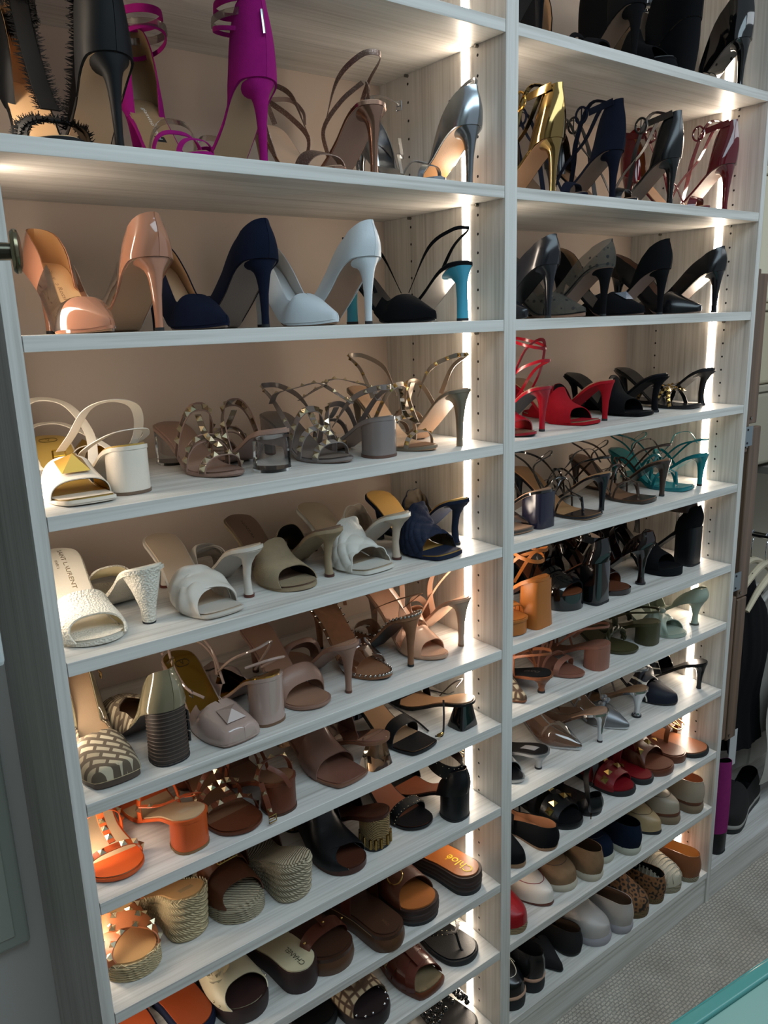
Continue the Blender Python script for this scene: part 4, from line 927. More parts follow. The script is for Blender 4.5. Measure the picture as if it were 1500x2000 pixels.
def pair_h1(): pair('H1','clog','clog','cream leather clog with camellia flower and dark wooden sole',f,toe='slide',H=.044,P=.028,up=IV,ins=lea('#b8b092'),full=True,sole=M('wood','#2a1413'),L=.245,toepad=(M('wood','#2a1413'),.58))
pair_h1()
DB=lea('#4a2c1b')
def f(s):
    P,Nn=s.strap(.80,.80,.026,lea('#4a2014'),hs=1.0,t=.002); s.tstrap(.82,.54,.012,lea('#4a2014')); s.strap(.42,.42,.026,lea('#4a2014'),hs=1.0); s.stitch(M('plain','#a98a62'),-.006,.0011)
    for a in (.5,PI-.5,PI/2): 
        p,n=s.top(.80,a,.004); ball('rivet',tuple(p),.003,GOLD,s.r,6)
    s.txt('Chloé',.008,.12,lea('#6a4a30'),'H')
pair('H2','platform_sandal','sandal','chocolate leather platform footbed sandal with stitched welt',f,toe='slide',H=.036,P=.034,up=DB,ins=lea('#3a2318'),full=True,sole=DB,L=.25,layers=[(0,.22,lea('#3a2217'),'footbed_edge',.0),(.22,1,lea('#50331f'),'outsole',.002)])
def f(s):
    s.band(.50,.48,.86,.78,lea('#4a2416'),hs=1.1,lining=DB,t=.0022); p,n=s.top(.72,PI*.62,.008,1.0)
    P=[]
    for j in range(21): a=2*PI*j/20; P.append(p+np.array((.013*math.cos(a),.017*math.sin(a),.010*math.cos(a))))
    tube('ring_buckle',P,.0018,GOLDD,s.r,6); s.txt('Chloé',.030,.19,M('plain','#e0c020'),'H')
pair('H3','platform_slide','slide','brown platform slide with gold ring buckle and tan footbed',f,toe='slide',H=.042,P=.032,up=BR,ins=lea('#9a5a2c'),full=True,sole=M('wood','#2c1a15'),L=.25,layers=[(0,.30,M('wood','#2f1c16'),'sole_layer',.001),(.30,.55,M('wood','#33201a'),'sole_layer',.0015),(.55,.8,M('wood','#2c1a15'),'sole_layer',.001),(.8,1,BLKT,'outsole',.0)])
def f(s): s.band(.45,.43,.8,.78,M('glitter','#4a4a4c'),hs=1.0,lining=BL)
pair('I0','flat_slide','slide','dark grey glitter slide at the bottom edge',f,only='T',toe='slide',H=.022,P=.016,up=BL,ins=BL,full=True,sole=BLKT,L=.25)
def f(s):
    s.band(.40,.40,.66,.72,M('scarf'),hs=1.05,lining=lea('#8a7a66')) if 0 else s.band(.56,.56,.88,.84,M('monogram','#8a7a66'),hs=1.05,lining=lea('#8a7a66'))
    S=s.L
    for k in range(13):
        u=.62+.375*math.sin(PI/2*min(1,(k if k<7 else 12-k)/6)); sg=1 if k<7 else -1
        u=min(u,.985); ball('rivet',(float(S.cx(u))+sg*max(0,float(S.w(u))-.004),float(S.y(u))+(.004 if u>.98 else 0),float(S.bed(u))+.004),.0026,SILV,s.r,6)
pair('I1','platform_slide','slide','dark plum wooden slide with riveted edge and patterned cream band',f,only='T',toe='slide',H=.034,P=.026,up=BL,ins=M('wood','#1f1012'),full=True,sole=M('wood','#1f1012'),L=.25)
CO=M('gloss','#52241b')
def f(s):
    for u0,u1,h in ((.90,.74,1.1),(.74,.90,1.2),(.82,.64,1.15),(.64,.82,1.25)): s.strap(u0,u1,.022,CO,hs=h,t=.0025)
    s.tstrap(.86,.62,.020,CO,hs=1.14)
pair('I2','flat_slide','slide','glossy chestnut woven strap slide with suede footbed',f,only='T',toe='square',H=.018,P=.012,up=CO,ins=M('suede','#7d6b50'),full=True,sole=BR,L=.245,wide=1.1)
def f(s):
    for sg in (1,-1):
        P=s.L.B(np.linspace(.83,.58,14),np.linspace(PI/2,PI/2+sg*1.45,14),.003,1.0); Nn=s.L.Bn(np.linspace(.83,.58,14),np.linspace(PI/2,PI/2+sg*1.45,14)); ribbon('thong_strap',P,Nn,[.006,.016],.0018,BL,s.r); beadrow(s,P,Nn,.012,9,PALE)
    p,n=s.top(.83,PI/2,.002); s.tube('toe_post',[p,(p[0],p[1]-.012,.02),(p[0],p[1]-.02,.014)],.0028)
pair('I3','thong_sandal','sandal','black leather thong sandal with tiny studs',f,only='T',toe='slide',H=.016,P=.011,up=BL,ins=BL,full=True,sole=BLKT,L=.25)
def f(s):
    S=s.L; pts=[]
    for i in range(7):
        for j in range(9): p=S.B(np.array([.42+.06*i]),np.array([.15+(PI-.3)*j/8]),.006,1.05)[0]; pts.append(p)
    for k,p in enumerate(pts): ball('bead',tuple(p),.0068,BP,s.r,6)
pair('J0','beaded_slide','slide','black slide covered in large glossy beads',f,only='T',toe='slide',H=.02,P=.014,up=BL,ins=BL,full=True,sole=BLKT,L=.25)
# --- right bay, top shelf
def f(s): s.strap(.80,.84,.014,bow=.02); s.sling(.07,.006); s.ankle(.10,.007,buckle=SILV)
pair('Q0','heeled_sandal','sandal','black stiletto sandal beside the middle panel',f,only='H',toe='almond',H=.11,up=BS,sole=BL,ins=BL)
def f(s): s.counter(.10,u1=.28,lining=BEI); s.strap(.84,.86,.03,bow=.02,t=.004); s.ankle(.095,.014,buckle=GOLDD); s.strap(.6,.7,.012)
pair('Q1','heeled_sandal','sandal','black suede stiletto sandal with bow toe and tall back',f,toe='almond',H=.105,up=BS,sole=lea('#6a5444'),ins=BEI)
def f(s): s.counter(.12,u1=.45,nar=.1,lining=BEI,p=.4); s.band(.52,.5,.9,.84,BS,hs=1.1,lining=BL); s.ankle(.10,.016,rx=.034,ry=.042,buckle=SILV); s.strap(.45,.55,.012,BP)
pair('Q2','wedge_sandal','sandal','tall black suede wedge sandal with buckled ankle cuff',f,toe='round',H=.115,P=.025,up=BS,ins=BL,wedge=(BS,1))
def f(s): s.counter(.09,u1=.5,nar=.2,lining=BP,p=.8); s.strap(.80,.84,.014,bow=.02); s.ankle(.115,.008,rx=.030,ry=.05,tilt=.0,buckle=SILV); s.ankle(.10,.006,rx=.018,ry=.02,tilt=0,yo=.018)
pair('Q3','heeled_sandal','sandal','black patent stiletto sandal with looped ankle strap',f,toe='almond',H=.11,up=BP,sole=BP,ins=BP)
# --- right bay, ankle strap row
def portof(upm,lin_):
    def f(s):
        S=s.L; z=float(S.bed(0)); b=S.L/2
        s.counter(.086,u1=.24,nar=.60,lining=lin_,lean=.12,p=.8,e=3.2); s.strap(.82,.88,.018,bow=.03,hs=.9)
        for sg in (1,-1): s.pts([(sg*.034,float(S.y(.66)),.015),(sg*.016,float(S.y(.55)),.075),(-sg*.014,float(S.y(.42)),.125),(-sg*.020,float(S.y(.26)),z+.085),(-sg*.010,b-.012,z+.076)],.012,upm,(0,-.6,.8),'crossed_strap')
        s.pts([(-.016,b-.01,z+.080),(-.018,b-.03,z+.076),(-.020,b-.062,z+.070)],.013,upm,(-1,0,0),'ankle_strap'); c=np.array((-.021,b-.078,z+.068)); P=[c+np.array((0,.013*math.cos(2*PI*j/20),.015*math.sin(2*PI*j/20))) for j in range(21)]; tube('round_buckle',P,.0024,M('metal','#b08a45') if upm is GO else upm,s.r,6); tube('buckle_pin',[c+np.array((0,0,.015)),c-np.array((0,0,.015))],.0014,upm,s.r,5)
    return f
GO=M('chrome','#9c8252')
pair('K0','heeled_sandal','sandal','shiny gold stiletto sandal with round buckle',portof(GO,lea('#b88a62')),only='H',toe='almond',H=.101,up=GO,sole=lea('#a07a5c'),ins=lea('#c09372'))
NV2=M('suede','#0c1222')
pair('K1','heeled_sandal','sandal','midnight navy suede stiletto sandal with round buckle',portof(NV2,lea('#5d4c3e')),toe='almond',H=.097,up=NV2,sole=lea('#6f5a4c'),ins=lea('#6a5546'))
pair('K2','heeled_sandal','sandal','black leather stiletto sandal with round buckle and angled cuff',portof(BL,lea('#4a3a2e')),toe='almond',H=.099,up=M('gloss','#0c0e10'),sole=lea('#4f3f36'),ins=lea('#8a6a50'))
RP=M('patent','#5c0a17')
pair('K3','heeled_sandal','sandal','burgundy red patent stiletto sandal with round buckle',portof(RP,lea('#a6744c')),toe='almond',H=.106,up=RP,sole=lea('#a37d68'),ins=lea('#b98c6a'))
# --- right bay, pumps
pair('L0','stiletto_pump','high heel','smooth black leather pump next to the middle panel',pump(BL),toe='point',H=.103,up=M('gloss','#121419'),sole=M('gloss','#101114'),ins=BL)
def f(s): s.shell(0,1,M('net')); s.strap(.70,.70,.003,BS); s.shell(.86,1,BS,uv=.5,off=.0024,name='toe_cap') if 0 else None; s.stitch(BS,.001,.0014)
pair('L1','stiletto_pump','high heel','sheer dotted black mesh pointed pump',f,toe='point',H=.100,up=BS,sole=lea('#8a6a5a'),ins=lea('#4c4137'),platm=lea('#7a5f50'))
def f(s):
    s.shell(0,.36,BS,wall=((0,.056),(.05,.053),(.15,.040),(.36,.0)),lining=BEI,name='heel_counter'); s.shell(.55,1,BS,wall=((.55,.024),(.66,.03)),uv=.70,lining=BL,name='vamp'); p,n=s.top(.80,PI/2,.004); s.pyramid(.80,PI/2,.030,M('glitter','#a9b4c4'),hh=.35,name='crystal_ornament')
pair('L2','stiletto_pump','high heel','black suede pump with glittering crystal ornament on the toe',f,toe='point',H=.100,up=BS,sole=lea('#7c6257'),ins=BL)
pair('L3','stiletto_pump','high heel','plain black pump with pale lining, rightmost of its row',pump(lea('#8f7566')),toe='point',H=.098,up=M('gloss','#0c0d10'),sole=lea('#9c8276'),ins=lea('#9a8070'))
# --- right bay, red and black mules
RD=M('gloss','#8a0f1e')
def f(s):
    for k in range(4): s.strap(.66+.055*k,.66+.055*k,.014,RD,bow=.02,hs=.95,t=.003)
    s.pts([(.033,.02,.045),(.034,.06,.11),(.018,.085,.165),(-.004,.09,.18),(-.024,.07,.16),(-.034,.045,.10),(-.035,.03,.06)],.007,RD,(0,-.8,.4)); s.ankle(.085,.006,RD,rx=.026,ry=.04); s.tube('knot',[(.016,.085,.166),(.022,.080,.172),(.014,.082,.160)],.003,RD); s.sling(.05,.006)
pair('M0','heeled_sandal','sandal','crimson leather sandal with high ankle tie',f,toe='almond',H=.090,up=RD,sole=BL,ins=lea('#7a5c48'))
RS=M('suede','#9c1420')
def f(s): s.band(.52,.52,.86,.82,RS,hs=1.05,lining=BL)
pair('M1','heeled_mule','mule','bright red suede mule with square open toe',f,toe='square',H=.088,up=RS,sole=lea('#b28a7a'),ins=lea('#9b7a60'),platm=RS,toepad=RS)
def f(s): s.band(.50,.50,.84,.80,BS,hs=1.1,lining=BL); s.patch(.22,.014,.034,M('plain','#9a958d')); s.txt('AQUAZZURA',.005,.22,M('plain','#1a1a1a'),z=.0039)
pair('M2','heeled_mule','mule','black suede mule with square open toe',f,toe='square',H=.088,up=BS,sole=lea('#a07f78'),ins=BL,heelk='curve',platm=BS,toepad=BS)
def f(s): s.strap(.60,.78,.010,BL,studs=11,sm=GOLD,ss=.009,hs=1.0,n=33); s.strap(.78,.60,.010,BL,studs=11,sm=GOLD,ss=.009,hs=1.1,n=33); s.pts([(.030,.05,.06),(.05,.02,.05),(.06,-.03,.04),(.035,-.055,.036),(.0,-.045,.04)],.010,BL,(0,0,1),studs=12,sm=GOLD,k=8)
pair('M3','heeled_mule','sandal','black leather mule with gold studded thin straps',f,toe='square',H=.090,up=BL,sole=M('gloss','#2a2a2c'),ins=M('gloss','#1a1a1c'),heelk='curve')
# --- right bay, strappy sandals
def strappy(m,pad=False):
    def f(s):
        S=s.L; p,n=s.top(.80,PI/2,.002); w_=.007 if pad else .0045
        s.strap(.42,.62,w_,m,hs=1.1); s.strap(.62,.42,w_,m,hs=1.15); s.strap(.74,.66,w_,m,hs=.95); s.tstrap(.82,.60,w_,m)
        s.tube('toe_post',[(0,float(S.y(.82)),.042),(0,float(S.y(.83)),.028),(0,float(S.y(.84)),.010)],.003,m); s.sling(.035,.0045,m,h0=.03); s.pts([(.03,.07,.10),(.04,.04,.125),(.01,.02,.12),(-.035,.03,.10),(-.05,0,.06),(-.06,-.04,.02)],.004,m,(0,0,1),'loose_tie')
    return f
def f(s): s.band(.70,.70,.90,.84,M('pvc','#bfc0c6'),hs=.9); s.strap(.40,.52,.006,BP,hs=1.1)
pair('N0','heeled_sandal','sandal','black square toe sandal with smoky clear block heel',f,toe='square',H=.080,up=BP,sole=lea('#a8866c'),ins=lea('#8d6f5a'),heelk='block',heelm=M('gloss','#17182a'),tip=None,sq=True)
pair('N1','heeled_sandal','sandal','black strappy square toe sandal with tan insole',strappy(BP),toe='square',H=.085,up=M('gloss','#0d0f16'),sole=BEI,ins=lea('#9a7450'),tip=None,toepad=M('gloss','#0d0f16'))
BZ=M('gloss','#3a2c25')
pair('N2','heeled_sandal','sandal','bronze brown strappy sandal with dangling tie',strappy(BZ),toe='square',H=.088,up=BZ,sole=lea('#6c5443'),ins=lea('#72523c'),platm=M('gloss','#2c211b'),toepad=BZ)
TE=M('gloss','#0e6a70')
pair('N3','heeled_sandal','sandal','teal padded leather thong sandal with long tie',strappy(TE,True),toe='square',H=.082,up=TE,sole=lea('#b08a78'),ins=TE,platm=TE)
# --- right bay, platforms
PT_=lea('#a0602a')
def f(s):
    for k in range(3): s.strap(.72+.055*k,.72+.055*k,.010,PT_,bow=.02,hs=.9,t=.003)
    s.tstrap(.70,.30,.007,hs=1.1); s.ankle(.045,.008,buckle=GOLD); s.sling(.06,.007,h0=.02)
pair('O0','platform_sandal','sandal','caramel tan platform sandal with thick flared heel',f,toe='round',H=.108,P=.030,up=PT_,ins=PT_,sole=PT_,heelk='blockf',tip=None,sq=True,L=.22)
def f(s):
    for k in range(5): s.strap(.64+.06*k,.64+.06*k,.013,BP,bow=.02,hs=1.0,t=.004)
    s.ankle(.052,.015,BP,rx=.032,ry=.044,buckle=GOLD); s.counter(.05,u1=.2,lining=BR); s.strap(.4,.5,.01,BP,hs=1.1)
pair('O1','platform_sandal','sandal','black patent platform sandal with ribbed toe straps',f,toe='round',H=.104,P=.034,up=BP,sole=BP,ins=lea('#6a3a22'),heelk='block',platm=BP,L=.22,wide=1.06,sq=True)
DP=M('patent','#15090a')
def f(s): s.band(.50,.50,.80,.80,DP,hs=1.15,lining=BR); s.counter(.035,u1=.3,lining=BR); s.strap(.3,.3,.02,DP,hs=.9)
pair('O2','platform_sandal','sandal','very dark plum patent sandal with flared heel',f,toe='round',H=.100,P=.010,up=DP,sole=DP,ins=lea('#5c3524'),heelk='spool',platm=DP)
def f(s):
    s.band(.62,.60,.84,.80,BS,hs=1.0,lining=BL); s.ankle(.045,.026,lea('#2c1a14'),rx=.034,ry=.044,tilt=0,buckle=GOLD); s.counter(.05,u1=.25,lining=BL); 
    for k in range(5): s.tube('tassel_strand',[(.034,.03+.003*k,.13),(.037,.028+.003*k,.10),(.036,.026+.004*k,.075)],.0012,BL)
pair('O3','platform_sandal','sandal','matte black sandal with wide brown cuff and tall block heel',f,toe='round',H=.108,P=.016,up=BS,sole=BS,ins=BL,heelk='block',platm=M('suede','#121417'),heelm=BL,sq=True,L=.22)
# --- right bay, low heels
def f(s): s.shell(.55,1,M('monogram','#8a7a66'),wall=((.55,.02),(.68,.026)),uv=.72,lining=BL,name='vamp'); s.sling(.052,.006,lea('#7c4a30')); s.strap(.25,.3,.006,lea('#7c4a30'),hs=.7); s.txt('GUCCI',.013,.20,M('plain','#5a5048'),'H',rev=True)
pair('P0','kitten_slingback','low heel','monogram canvas kitten slingback with brown trim',f,toe='point',H=.044,up=lea('#7c4a30'),sole=lea('#6a3d28'),ins=M('suede','#121214'),heelk='kit')
MN=lea('#85594a')
def f(s): s.strap(.76,.80,.014,MN,bow=.02,hs=.9); s.strap(.70,.66,.006,MN,hs=.9); s.sling(.045,.006,MN,h0=.02); s.strap(.5,.6,.006,MN)
pair('P1','heeled_sandal','sandal','dusty rose brown thin strap sandal with round block heel',f,toe='almond',H=.060,up=MN,sole=MN,ins=lea('#7d5344'),heelk='block',tip=None)
OV=lea('#3c3a24')
def braid(s,u,m,hs=1.0,r=.0035,u2=None):
    a=np.linspace(.05,PI-.05,33); 
    for k in range(3):
        ph=2*PI*k/3; uu=u+((u2 or u)-u)*a/PI+.02*np.sin(6*a+ph); P=s.L.B(uu,a,.003+.002*np.cos(6*a+ph),hs); tube('braid_strand',P,r,m,s.r,6)
def f(s): braid(s,.76,OV); braid(s,.40,OV,1.0); s.sling(.03,.005)
pair('P2','heeled_sandal','sandal','olive green braided strap sandal with block heel',f,toe='round',H=.056,up=OV,sole=OV,ins=lea('#454028'),heelk='block',tip=None)
MI=lea('#8f9a8c')
def f(s): s.band(.60,.64,.84,.80,MI,hs=.95,skew=.06,lining=MI,fold=.0015); s.band(.60,.64,.84,.80,MI,hs=1.05,skew=-.06,fold=.0015); p,n=s.top(.72,PI/2,.008); ball('knot',tuple(p),.010,MI,s.r,8,(1.1,1.2,.7)); s.counter(.03,u1=.35)
pair('P3','heeled_mule','mule','pale mint green mule with knotted band and spool heel',f,toe='round',H=.075,up=MI,sole=lea('#b9a08c'),ins=MI,heelk='spool',tip=lea('#4a4c44'),platm=MI)
# --- right bay, clear and silver
SV=M('dull','#a9abad')
def f(s): s.band(.66,.68,.88,.84,SV,hs=.95,lining=BL); s.patch(.2,.020,.040,M('plain','#8a8a8c')); p,n=s.top(.68,PI*.6,.006); P=[p+np.array((.012*math.cos(a),.008*math.sin(a),.006*math.sin(a))) for a in np.linspace(0,2*PI,17)]; tube('gold_ring',P,.003,GOLD,s.r)
pair('S0','kitten_mule','low heel','silver kitten heel mule with black insole and gold ring',f,toe='almond',H=.045,up=SV,sole=SV,ins=BL,heelk='kit')
CLR=M('pvc','#ece6e2')
def f(s): s.shell(.34,1,CLR,wall=((.34,.012),(.5,.026),(.68,.030)),uv=.72,name='clear_vamp'); s.stitch(SILV,.001,.0012,.3,1)
pair('S1','stiletto_pump','high heel','clear plastic pointed mule with mirrored silver stiletto',f,toe='point',H=.080,up=SILV,sole=SILV,ins=lea('#9b7d69'))
def f(s):
    s.shell(.62,1,M('dull','#77797c'),wall=((.62,.02),(.7,.02)),uv=.74,name='vamp'); s.strap(.44,.44,.005,M('glitter','#b4b9c0'),hs=1.1); s.sling(.055,.005,M('glitter','#b4b9c0')); p,n=s.top(.70,PI/2,.006); rnd=random.Random(4); G=M('glitter','#c3c8d0')
    for k in range(14): ball('crystal',(p[0]+rnd.uniform(-.016,.016),p[1]+rnd.uniform(-.010,.010),p[2]+rnd.uniform(-.006,.010)),.0055,G,s.r,4)
pair('S2','slingback_pump','high heel','silver slingback with crystal bow and spool heel',f,toe='point',H=.078,up=SILV,sole=SILV,ins=lea('#86694f'),heelk='spool')
SF=M('scarf')
def f(s):
    s.band(.46,.50,.76,.66,SF,hs=1.2,puff=.006,fold=.002,lining=BL); s.shell(.66,1,M('satin','#171a26'),wall=((.66,.02),(.7,.02)),uv=.74,name='toe_cap'); p,n=s.top(.48,PI/2,.012,1.1); ball('scarf_knot',tuple(p),.014,SF,s.r,10,(1.3,1,.9))
    for sg in (1,-1): s.pts([tuple(p),(p[0]+sg*.02,p[1],p[2]+.012),(p[0]+sg*.034,p[1]+.01,p[2]-.01)],.018,SF,(0,-.5,1),'scarf_loop')
pair('S3','heeled_mule','mule','navy and white silk scarf mule with black heel',f,toe='almond',H=.076,up=M('gloss','#0c0d10'),sole=BL,ins=BL)
# --- right bay, studded slides
def f(s):
    s.shell(0,1,BS,wall=((0,.045),(.15,.040),(.5,.018),(.62,.020)),uv=.68,lining=lea('#b07f5e'),name='upper'); s.strap(.50,.50,.005,BS,hs=1.2)
    for a in (.9,1.3,1.8,2.2): ball('pompom',tuple(s.L.B(np.array([.52]),np.array([a]),.006,1.15)[0]),.0055,BS,s.r,7)
    for k in range(5): s.tube('tassel_strand',[(-.030,.02+.002*k,.055),(-.036,.02+.003*k,.03),(-.037,.02+.003*k,.012)],.0013,BS)
pair('T0','ballet_flat','flat','black suede ballet flat with tiny ball and tassel strap',f,toe='almond',H=.012,P=.008,up=BS,ins=lea('#b07f5e'),full=True,sole=lea('#8a6a50'),L=.245)
def rom(m,sm,hi=False):
    def f(s):
        s.band(.68,.68,.88,.86,m,hs=1.0,lining=m,t=.003); s.strap(.56,.56,.026,m,hs=1.1,t=.003); s.tstrap(.72,.54,.016,m,hs=1.1)
        for u,a,h in ((.78,.7,.9),(.77,1.3,.9),(.77,1.9,.9),(.78,2.5,.9),(.56,.9,1.05),(.56,1.57,1.05),(.56,2.2,1.05),(.66,1.57,1.05)): s.pyramid(u,a,.016,sm,hs=h,hh=.5,off=.006)
    return f
def f(s):
    rom(BL,GOLD)(s); s.pts([(.030,.08,.04),(.036,.085,.09),(.01,.095,.125),(-.025,.10,.11),(-.038,.115,.06),(-.040,.125,.02)],.015,BL,(0,-.3,1),'ankle_strap',k=7); s.buckle((-.040,.126,.014),(0,0,1),GOLD,.016,.016,.0014); s.counter(.035,u1=.2)
pair('T1','flat_sandal','sandal','black leather flat sandal with large gold pyramid studs',f,toe='round',H=.014,P=.011,up=BL,ins=BL,full=True,sole=BL,L=.245,wide=1.08)
RL=lea('#6e0f18')
def f(s): rom(RL,GOLD)(s); s.strap(.30,.34,.02,RL,hs=.9,t=.003)
pair('T2','flat_sandal','sandal','dark red leather flat sandal with gold pyramid studs',f,toe='round',H=.014,P=.011,up=RL,ins=RL,full=True,sole=BLKT,L=.245,wide=1.06)
BC=lea('#5c3222')
def f(s):
    s.band(.48,.46,.82,.76,BC,hs=1.05,puff=.005,fold=.002,lining=BC)
    for u,a in ((.58,1.0),(.58,2.0),(.72,1.57),(.72,.8),(.72,2.3),(.50,1.57)): s.pyramid(u,a,.016,GOLD,hs=1.05,hh=.5,off=.008)
pair('T3','flat_slide','slide','cocoa brown padded slide with gold pyramid studs',f,toe='slide',H=.020,P=.014,up=BC,ins=BC,full=True,sole=BC,L=.24)
TL=lea('#7a4a2e')
def f(s):
    S=s.L; s.strap(.55,.62,.014,TL,hs=.9)
    c=np.array((0,float(S.y(.62)),.060)); P=[c+np.array((.024*math.copysign(abs(math.cos(a))**.6,math.cos(a)),.020*math.copysign(abs(math.sin(a))**.8,math.sin(a)),.008*math.sin(a))) for a in np.linspace(0,2*PI,25)]; tube('logo_ring',P,.002,GOLD,s.r)
    tube('logo_letter',[c+np.array(q) for q in ((-.014,.014,.008),(-.010,.012,.006),(0,-.015,-.006),(.010,.012,.006),(.014,.014,.008))],.002,GOLD,s.r)
pair('T4','thong_sandal','sandal','tan leather flat sandal with large gold ring logo',f,only='T',toe='slide',H=.014,P=.010,up=TL,ins=lea('#8a563a'),full=True,sole=BLKT,L=.24)
# --- right bay, loafers
def loafer(upm,soles,lin_,moc=None,wall=((0,.060),(.15,.058),(.4,.050),(.58,.048)),uv=.62,**k):
    def f(s):
        s.shell(0,1,upm,wall=wall,uv=uv,dv=.10,lining=lin_,hs=1.25,nar=.28,puff=.003,**k)
        if moc: s.moc(moc,.62,.90)
    return f
def f(s): loafer(lea('#8a0c16'),0,BL)(s)
pair('U0','espadrille_flat','espadrille','red leather espadrille by the middle panel',f,only='T',toe='round',H=.016,P=.014,up=RD,full=True,sole=M('rope','#97805c'),ins=TAN,L=.245)
WH_=lea('#cdc4bb')
pair('U1','loafer','loafer','white leather loafer with red piping',loafer(WH_,0,lea('#b89878'),M('plain','#7a1a1c')),only='T',toe='almond',H=.012,P=.006,up=WH_,full=True,sole=lea('#5a3228'),ins=lea('#b89878'),L=.25)
def sole2(m): return [(0,1,m,'rubber_sole',.0022)]
SD=M('suede','#85694f')
pair('U2','loafer','loafer','brown suede slip-on loafer with white rubber sole',loafer(SD,0,lea('#4a3426'),lea('#4e3b2b')),toe='round',H=.020,P=.016,up=SD,full=True,sole=M('rubber','#b3a997'),ins=DIMB,L=.25,layers=sole2(M('rubber','#b3a997')))
SN=M('suede','#0f1a2c')
pair('U3','loafer','loafer','navy suede slip-on loafer with pale rubber sole',loafer(SN,0,BL,lea('#0a101c')),toe='round',H=.020,P=.016,up=SN,full=True,sole=M('rubber','#a9a698'),ins=BL,L=.25,layers=sole2(M('rubber','#a9a698')))
SB=lea('#a08763')
pair('U4','loafer','loafer','mustard beige leather loafer with thin black sole',loafer(SB,0,lea('#a08763'),lea('#6a5436')),only='T',toe='almond',H=.012,P=.007,up=SB,full=True,sole=BLKT,ins=TAN,L=.25)
TK=M('leather','#988a78')
pair('U5','loafer','loafer','greige leather loafer on a chunky brown platform sole',loafer(TK,0,lea('#b07a58'),lea('#6a5c4c')),toe='almond',H=.034,P=.030,up=TK,full=True,ins=lea('#b07a58'),L=.25,layers=[(0,.3,lea('#5a3524'),'welt',.001),(.3,1,M('rubber','#7a6650'),'rubber_sole',.0022)])
# --- lowest right shelf
def f(s):
    loafer(M('gloss','#0b0c0e'),0,BL)(s); s.moc(lea('#b9b5ac'),.70,.93,1.0,.0007); s.strap(.66,.66,.002,lea('#b9b5ac'),hs=1.3)
    for k in (0,1):
        q=np.linspace(0,1,20); sg=1 if k else -1; a=PI/2+sg*(.9+.35*np.sin(2*PI*q)); P=s.L.B(.45+.35*q,a,.0064,1.25); tube('swirl_stitching',P,.0007,lea('#b9b5ac'),s.r,4)
pair('V0','brogue','brogue','black leather western brogue with white stitching and pale welt',f,toe='round',H=.040,P=.034,up=BL,full=True,ins=BL,L=.25,layers=[(0,.25,lea('#b08a74'),'welt',.0018),(.25,1,BLKT,'rubber_sole',.001)])
BM=M('fabric','#211f20')
def f(s): s.shell(0,.36,BM,wall=((0,.055),(.15,.050),(.3,.040),(.36,.030)),lining=lea('#4a3c32'),name='heel_counter'); s.shell(.36,1,BM,wall=((.36,.028),(.5,.016),(.66,.018)),uv=.72,lining=BL,name='vamp'); s.strap(.78,.78,.012,BL,hs=1.0)
pair('V1','pointed_flat','flat','black mesh pointed flat with suede toe band',f,toe='point',H=.012,P=.006,up=BM,full=True,sole=BL,ins=lea('#6a523e'),L=.25)
GW=M('leather','#a39c97')
def f(s): loafer(GW,0,lea('#7a5f4c'))(s); s.strap(.62,.66,.030,GW,hs=1.35,t=.0025); s.strap(.74,.76,.0022,lea('#c4beb8'),hs=1.32,bow=.03)
pair('V2','derby','derby','worn grey-white leather derby with folded heel and rubber sole',f,toe='round',H=.024,P=.020,up=GW,full=True,ins=lea('#6d5544'),L=.25,wide=1.06,layers=sole2(M('rubber','#9a959b')))
LE=M('leopard')
pair('V3','espadrille_flat','espadrille','leopard print espadrille with rope sole',loafer(LE,0,BL),toe='round',H=.020,P=.018,up=LE,full=True,sole=M('rope','#6d5430'),ins=BL,L=.25,wide=1.05)
WE=M('fabric','#b5ab98')
def f(s):
    loafer(WE,0,lea('#b58c5a'))(s); S=s.L
    for k in range(9):
        a=np.linspace(.25,PI-.25,22); sg=1
        for sg in (1,-1):
            u=.60+.045*k+sg*.06*(a/PI-.5); u=np.clip(u,.56,.985); P=S.B(u,a,.0066,1.25); tube('woven_cord',P,.0018,WE,s.r,5)
pair('V4','espadrille_flat','espadrille','cream crochet woven espadrille with rope sole',f,only='T',toe='round',H=.020,P=.018,up=WE,full=True,sole=M('rope','#a3967c'),ins=TAN,L=.25,wide=1.05)
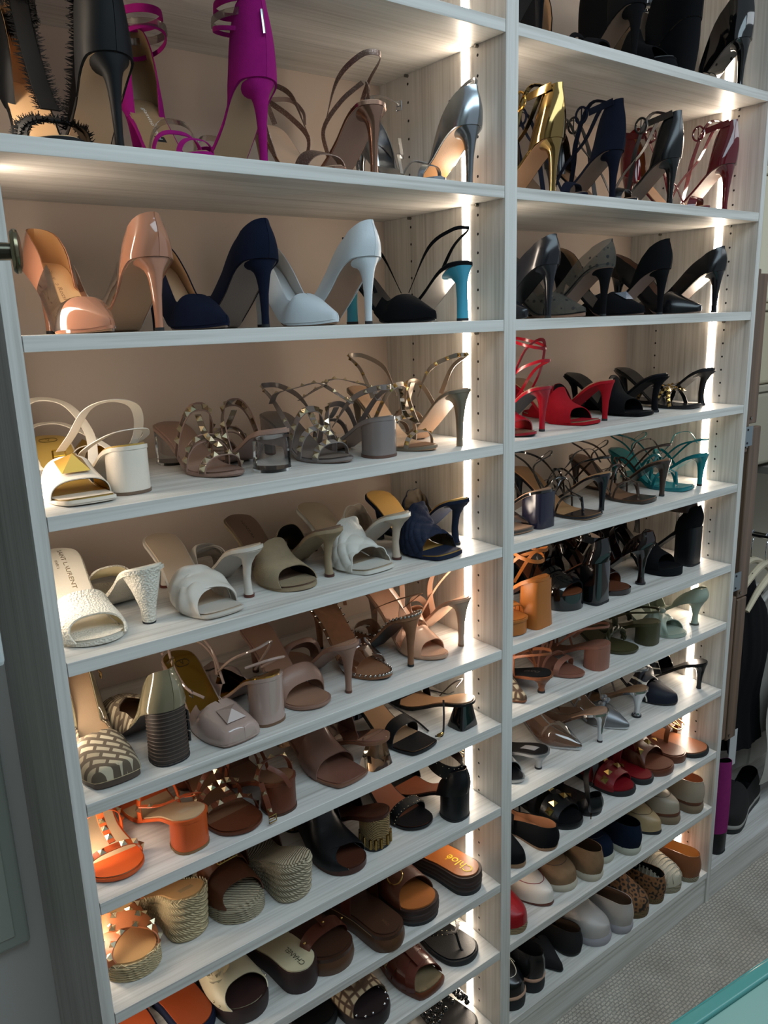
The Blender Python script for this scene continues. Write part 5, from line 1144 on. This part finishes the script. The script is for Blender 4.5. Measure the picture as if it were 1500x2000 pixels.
pair('V4','espadrille_flat','espadrille','saddle brown leather espadrille with tan inside, against the right panel',loafer(lea('#7b4a2c'),0,lea('#c99a60')),only='H',toe='round',H=.020,P=.018,up=TL,full=True,sole=M('rope','#a3967c'),ins=lea('#c99a60'),L=.25,wide=1.05)
pair('U4','loafer','loafer','camel leather loafer behind the mustard one',loafer(SB,0,lea('#8c7455')),only='H',toe='almond',H=.012,P=.007,up=SB,full=True,sole=BLKT,ins=TAN,L=.25) if 0 else None
# boot and trainer in the wardrobe section
bt=empt('ankle_boot',(.932,.13,LV[10]+.0004),PI); tag(bt,'magenta ankle boot with black block heel, heel facing out beside the shelving','boot')
s=Shoe(bt,toe='almond',H=.075,up=M('suede','#8c2a6c'),sole=BL,ins=BL,heelk='block',heelm=BL)
s.shell(0,1,wall=((0,.225),(.1,.223),(.25,.215),(.36,.19),(.44,.09),(.55,.055)),uv=.56,dv=.10,nar=.35,hs=1.3,lean=.0,bulge=.002,lining=BL)
None
bt2=empt('ankle_boot',(.895,.165,LV[10]+.0004),0); tag(bt2,'magenta boot with its toe pointing out past the panel edge','boot')
s=Shoe(bt2,toe='almond',H=.07,up=M('suede','#7c1a5c'),sole=BL,ins=BL,heelk='block',heelm=BL)
s.shell(0,1,wall=((0,.12),(.25,.12),(.42,.11),(.47,.08),(.55,.055)),uv=.56,dv=.10,nar=.0,hs=1.3,lean=.0,lining=BL)
tr=empt('trainer',(1.15,.10,LV[10]+.0004),R(-78)); tag(tr,'dark grey trainer with white sole and four pale stripes','trainer')
s=Shoe(tr,toe='round',H=.03,P=.026,up=M('fabric','#252322'),ins=BL,full=True,L=.27,wide=1.2,layers=[(0,.45,M('rubber','#8d8a84'),'midsole',.002),(.45,1,BLKT,'outsole',.001)])
s.shell(0,1,wall=((0,.065),(.4,.055),(.5,.05)),uv=.58,hs=1.5,puff=.006,lining=BL)
for k in range(4): s.strap(.62+.06*k,.60+.06*k,.012,M('fabric','#8f8c86'),hs=1.55,a0=.5,a1=2.6,name='lace_band')
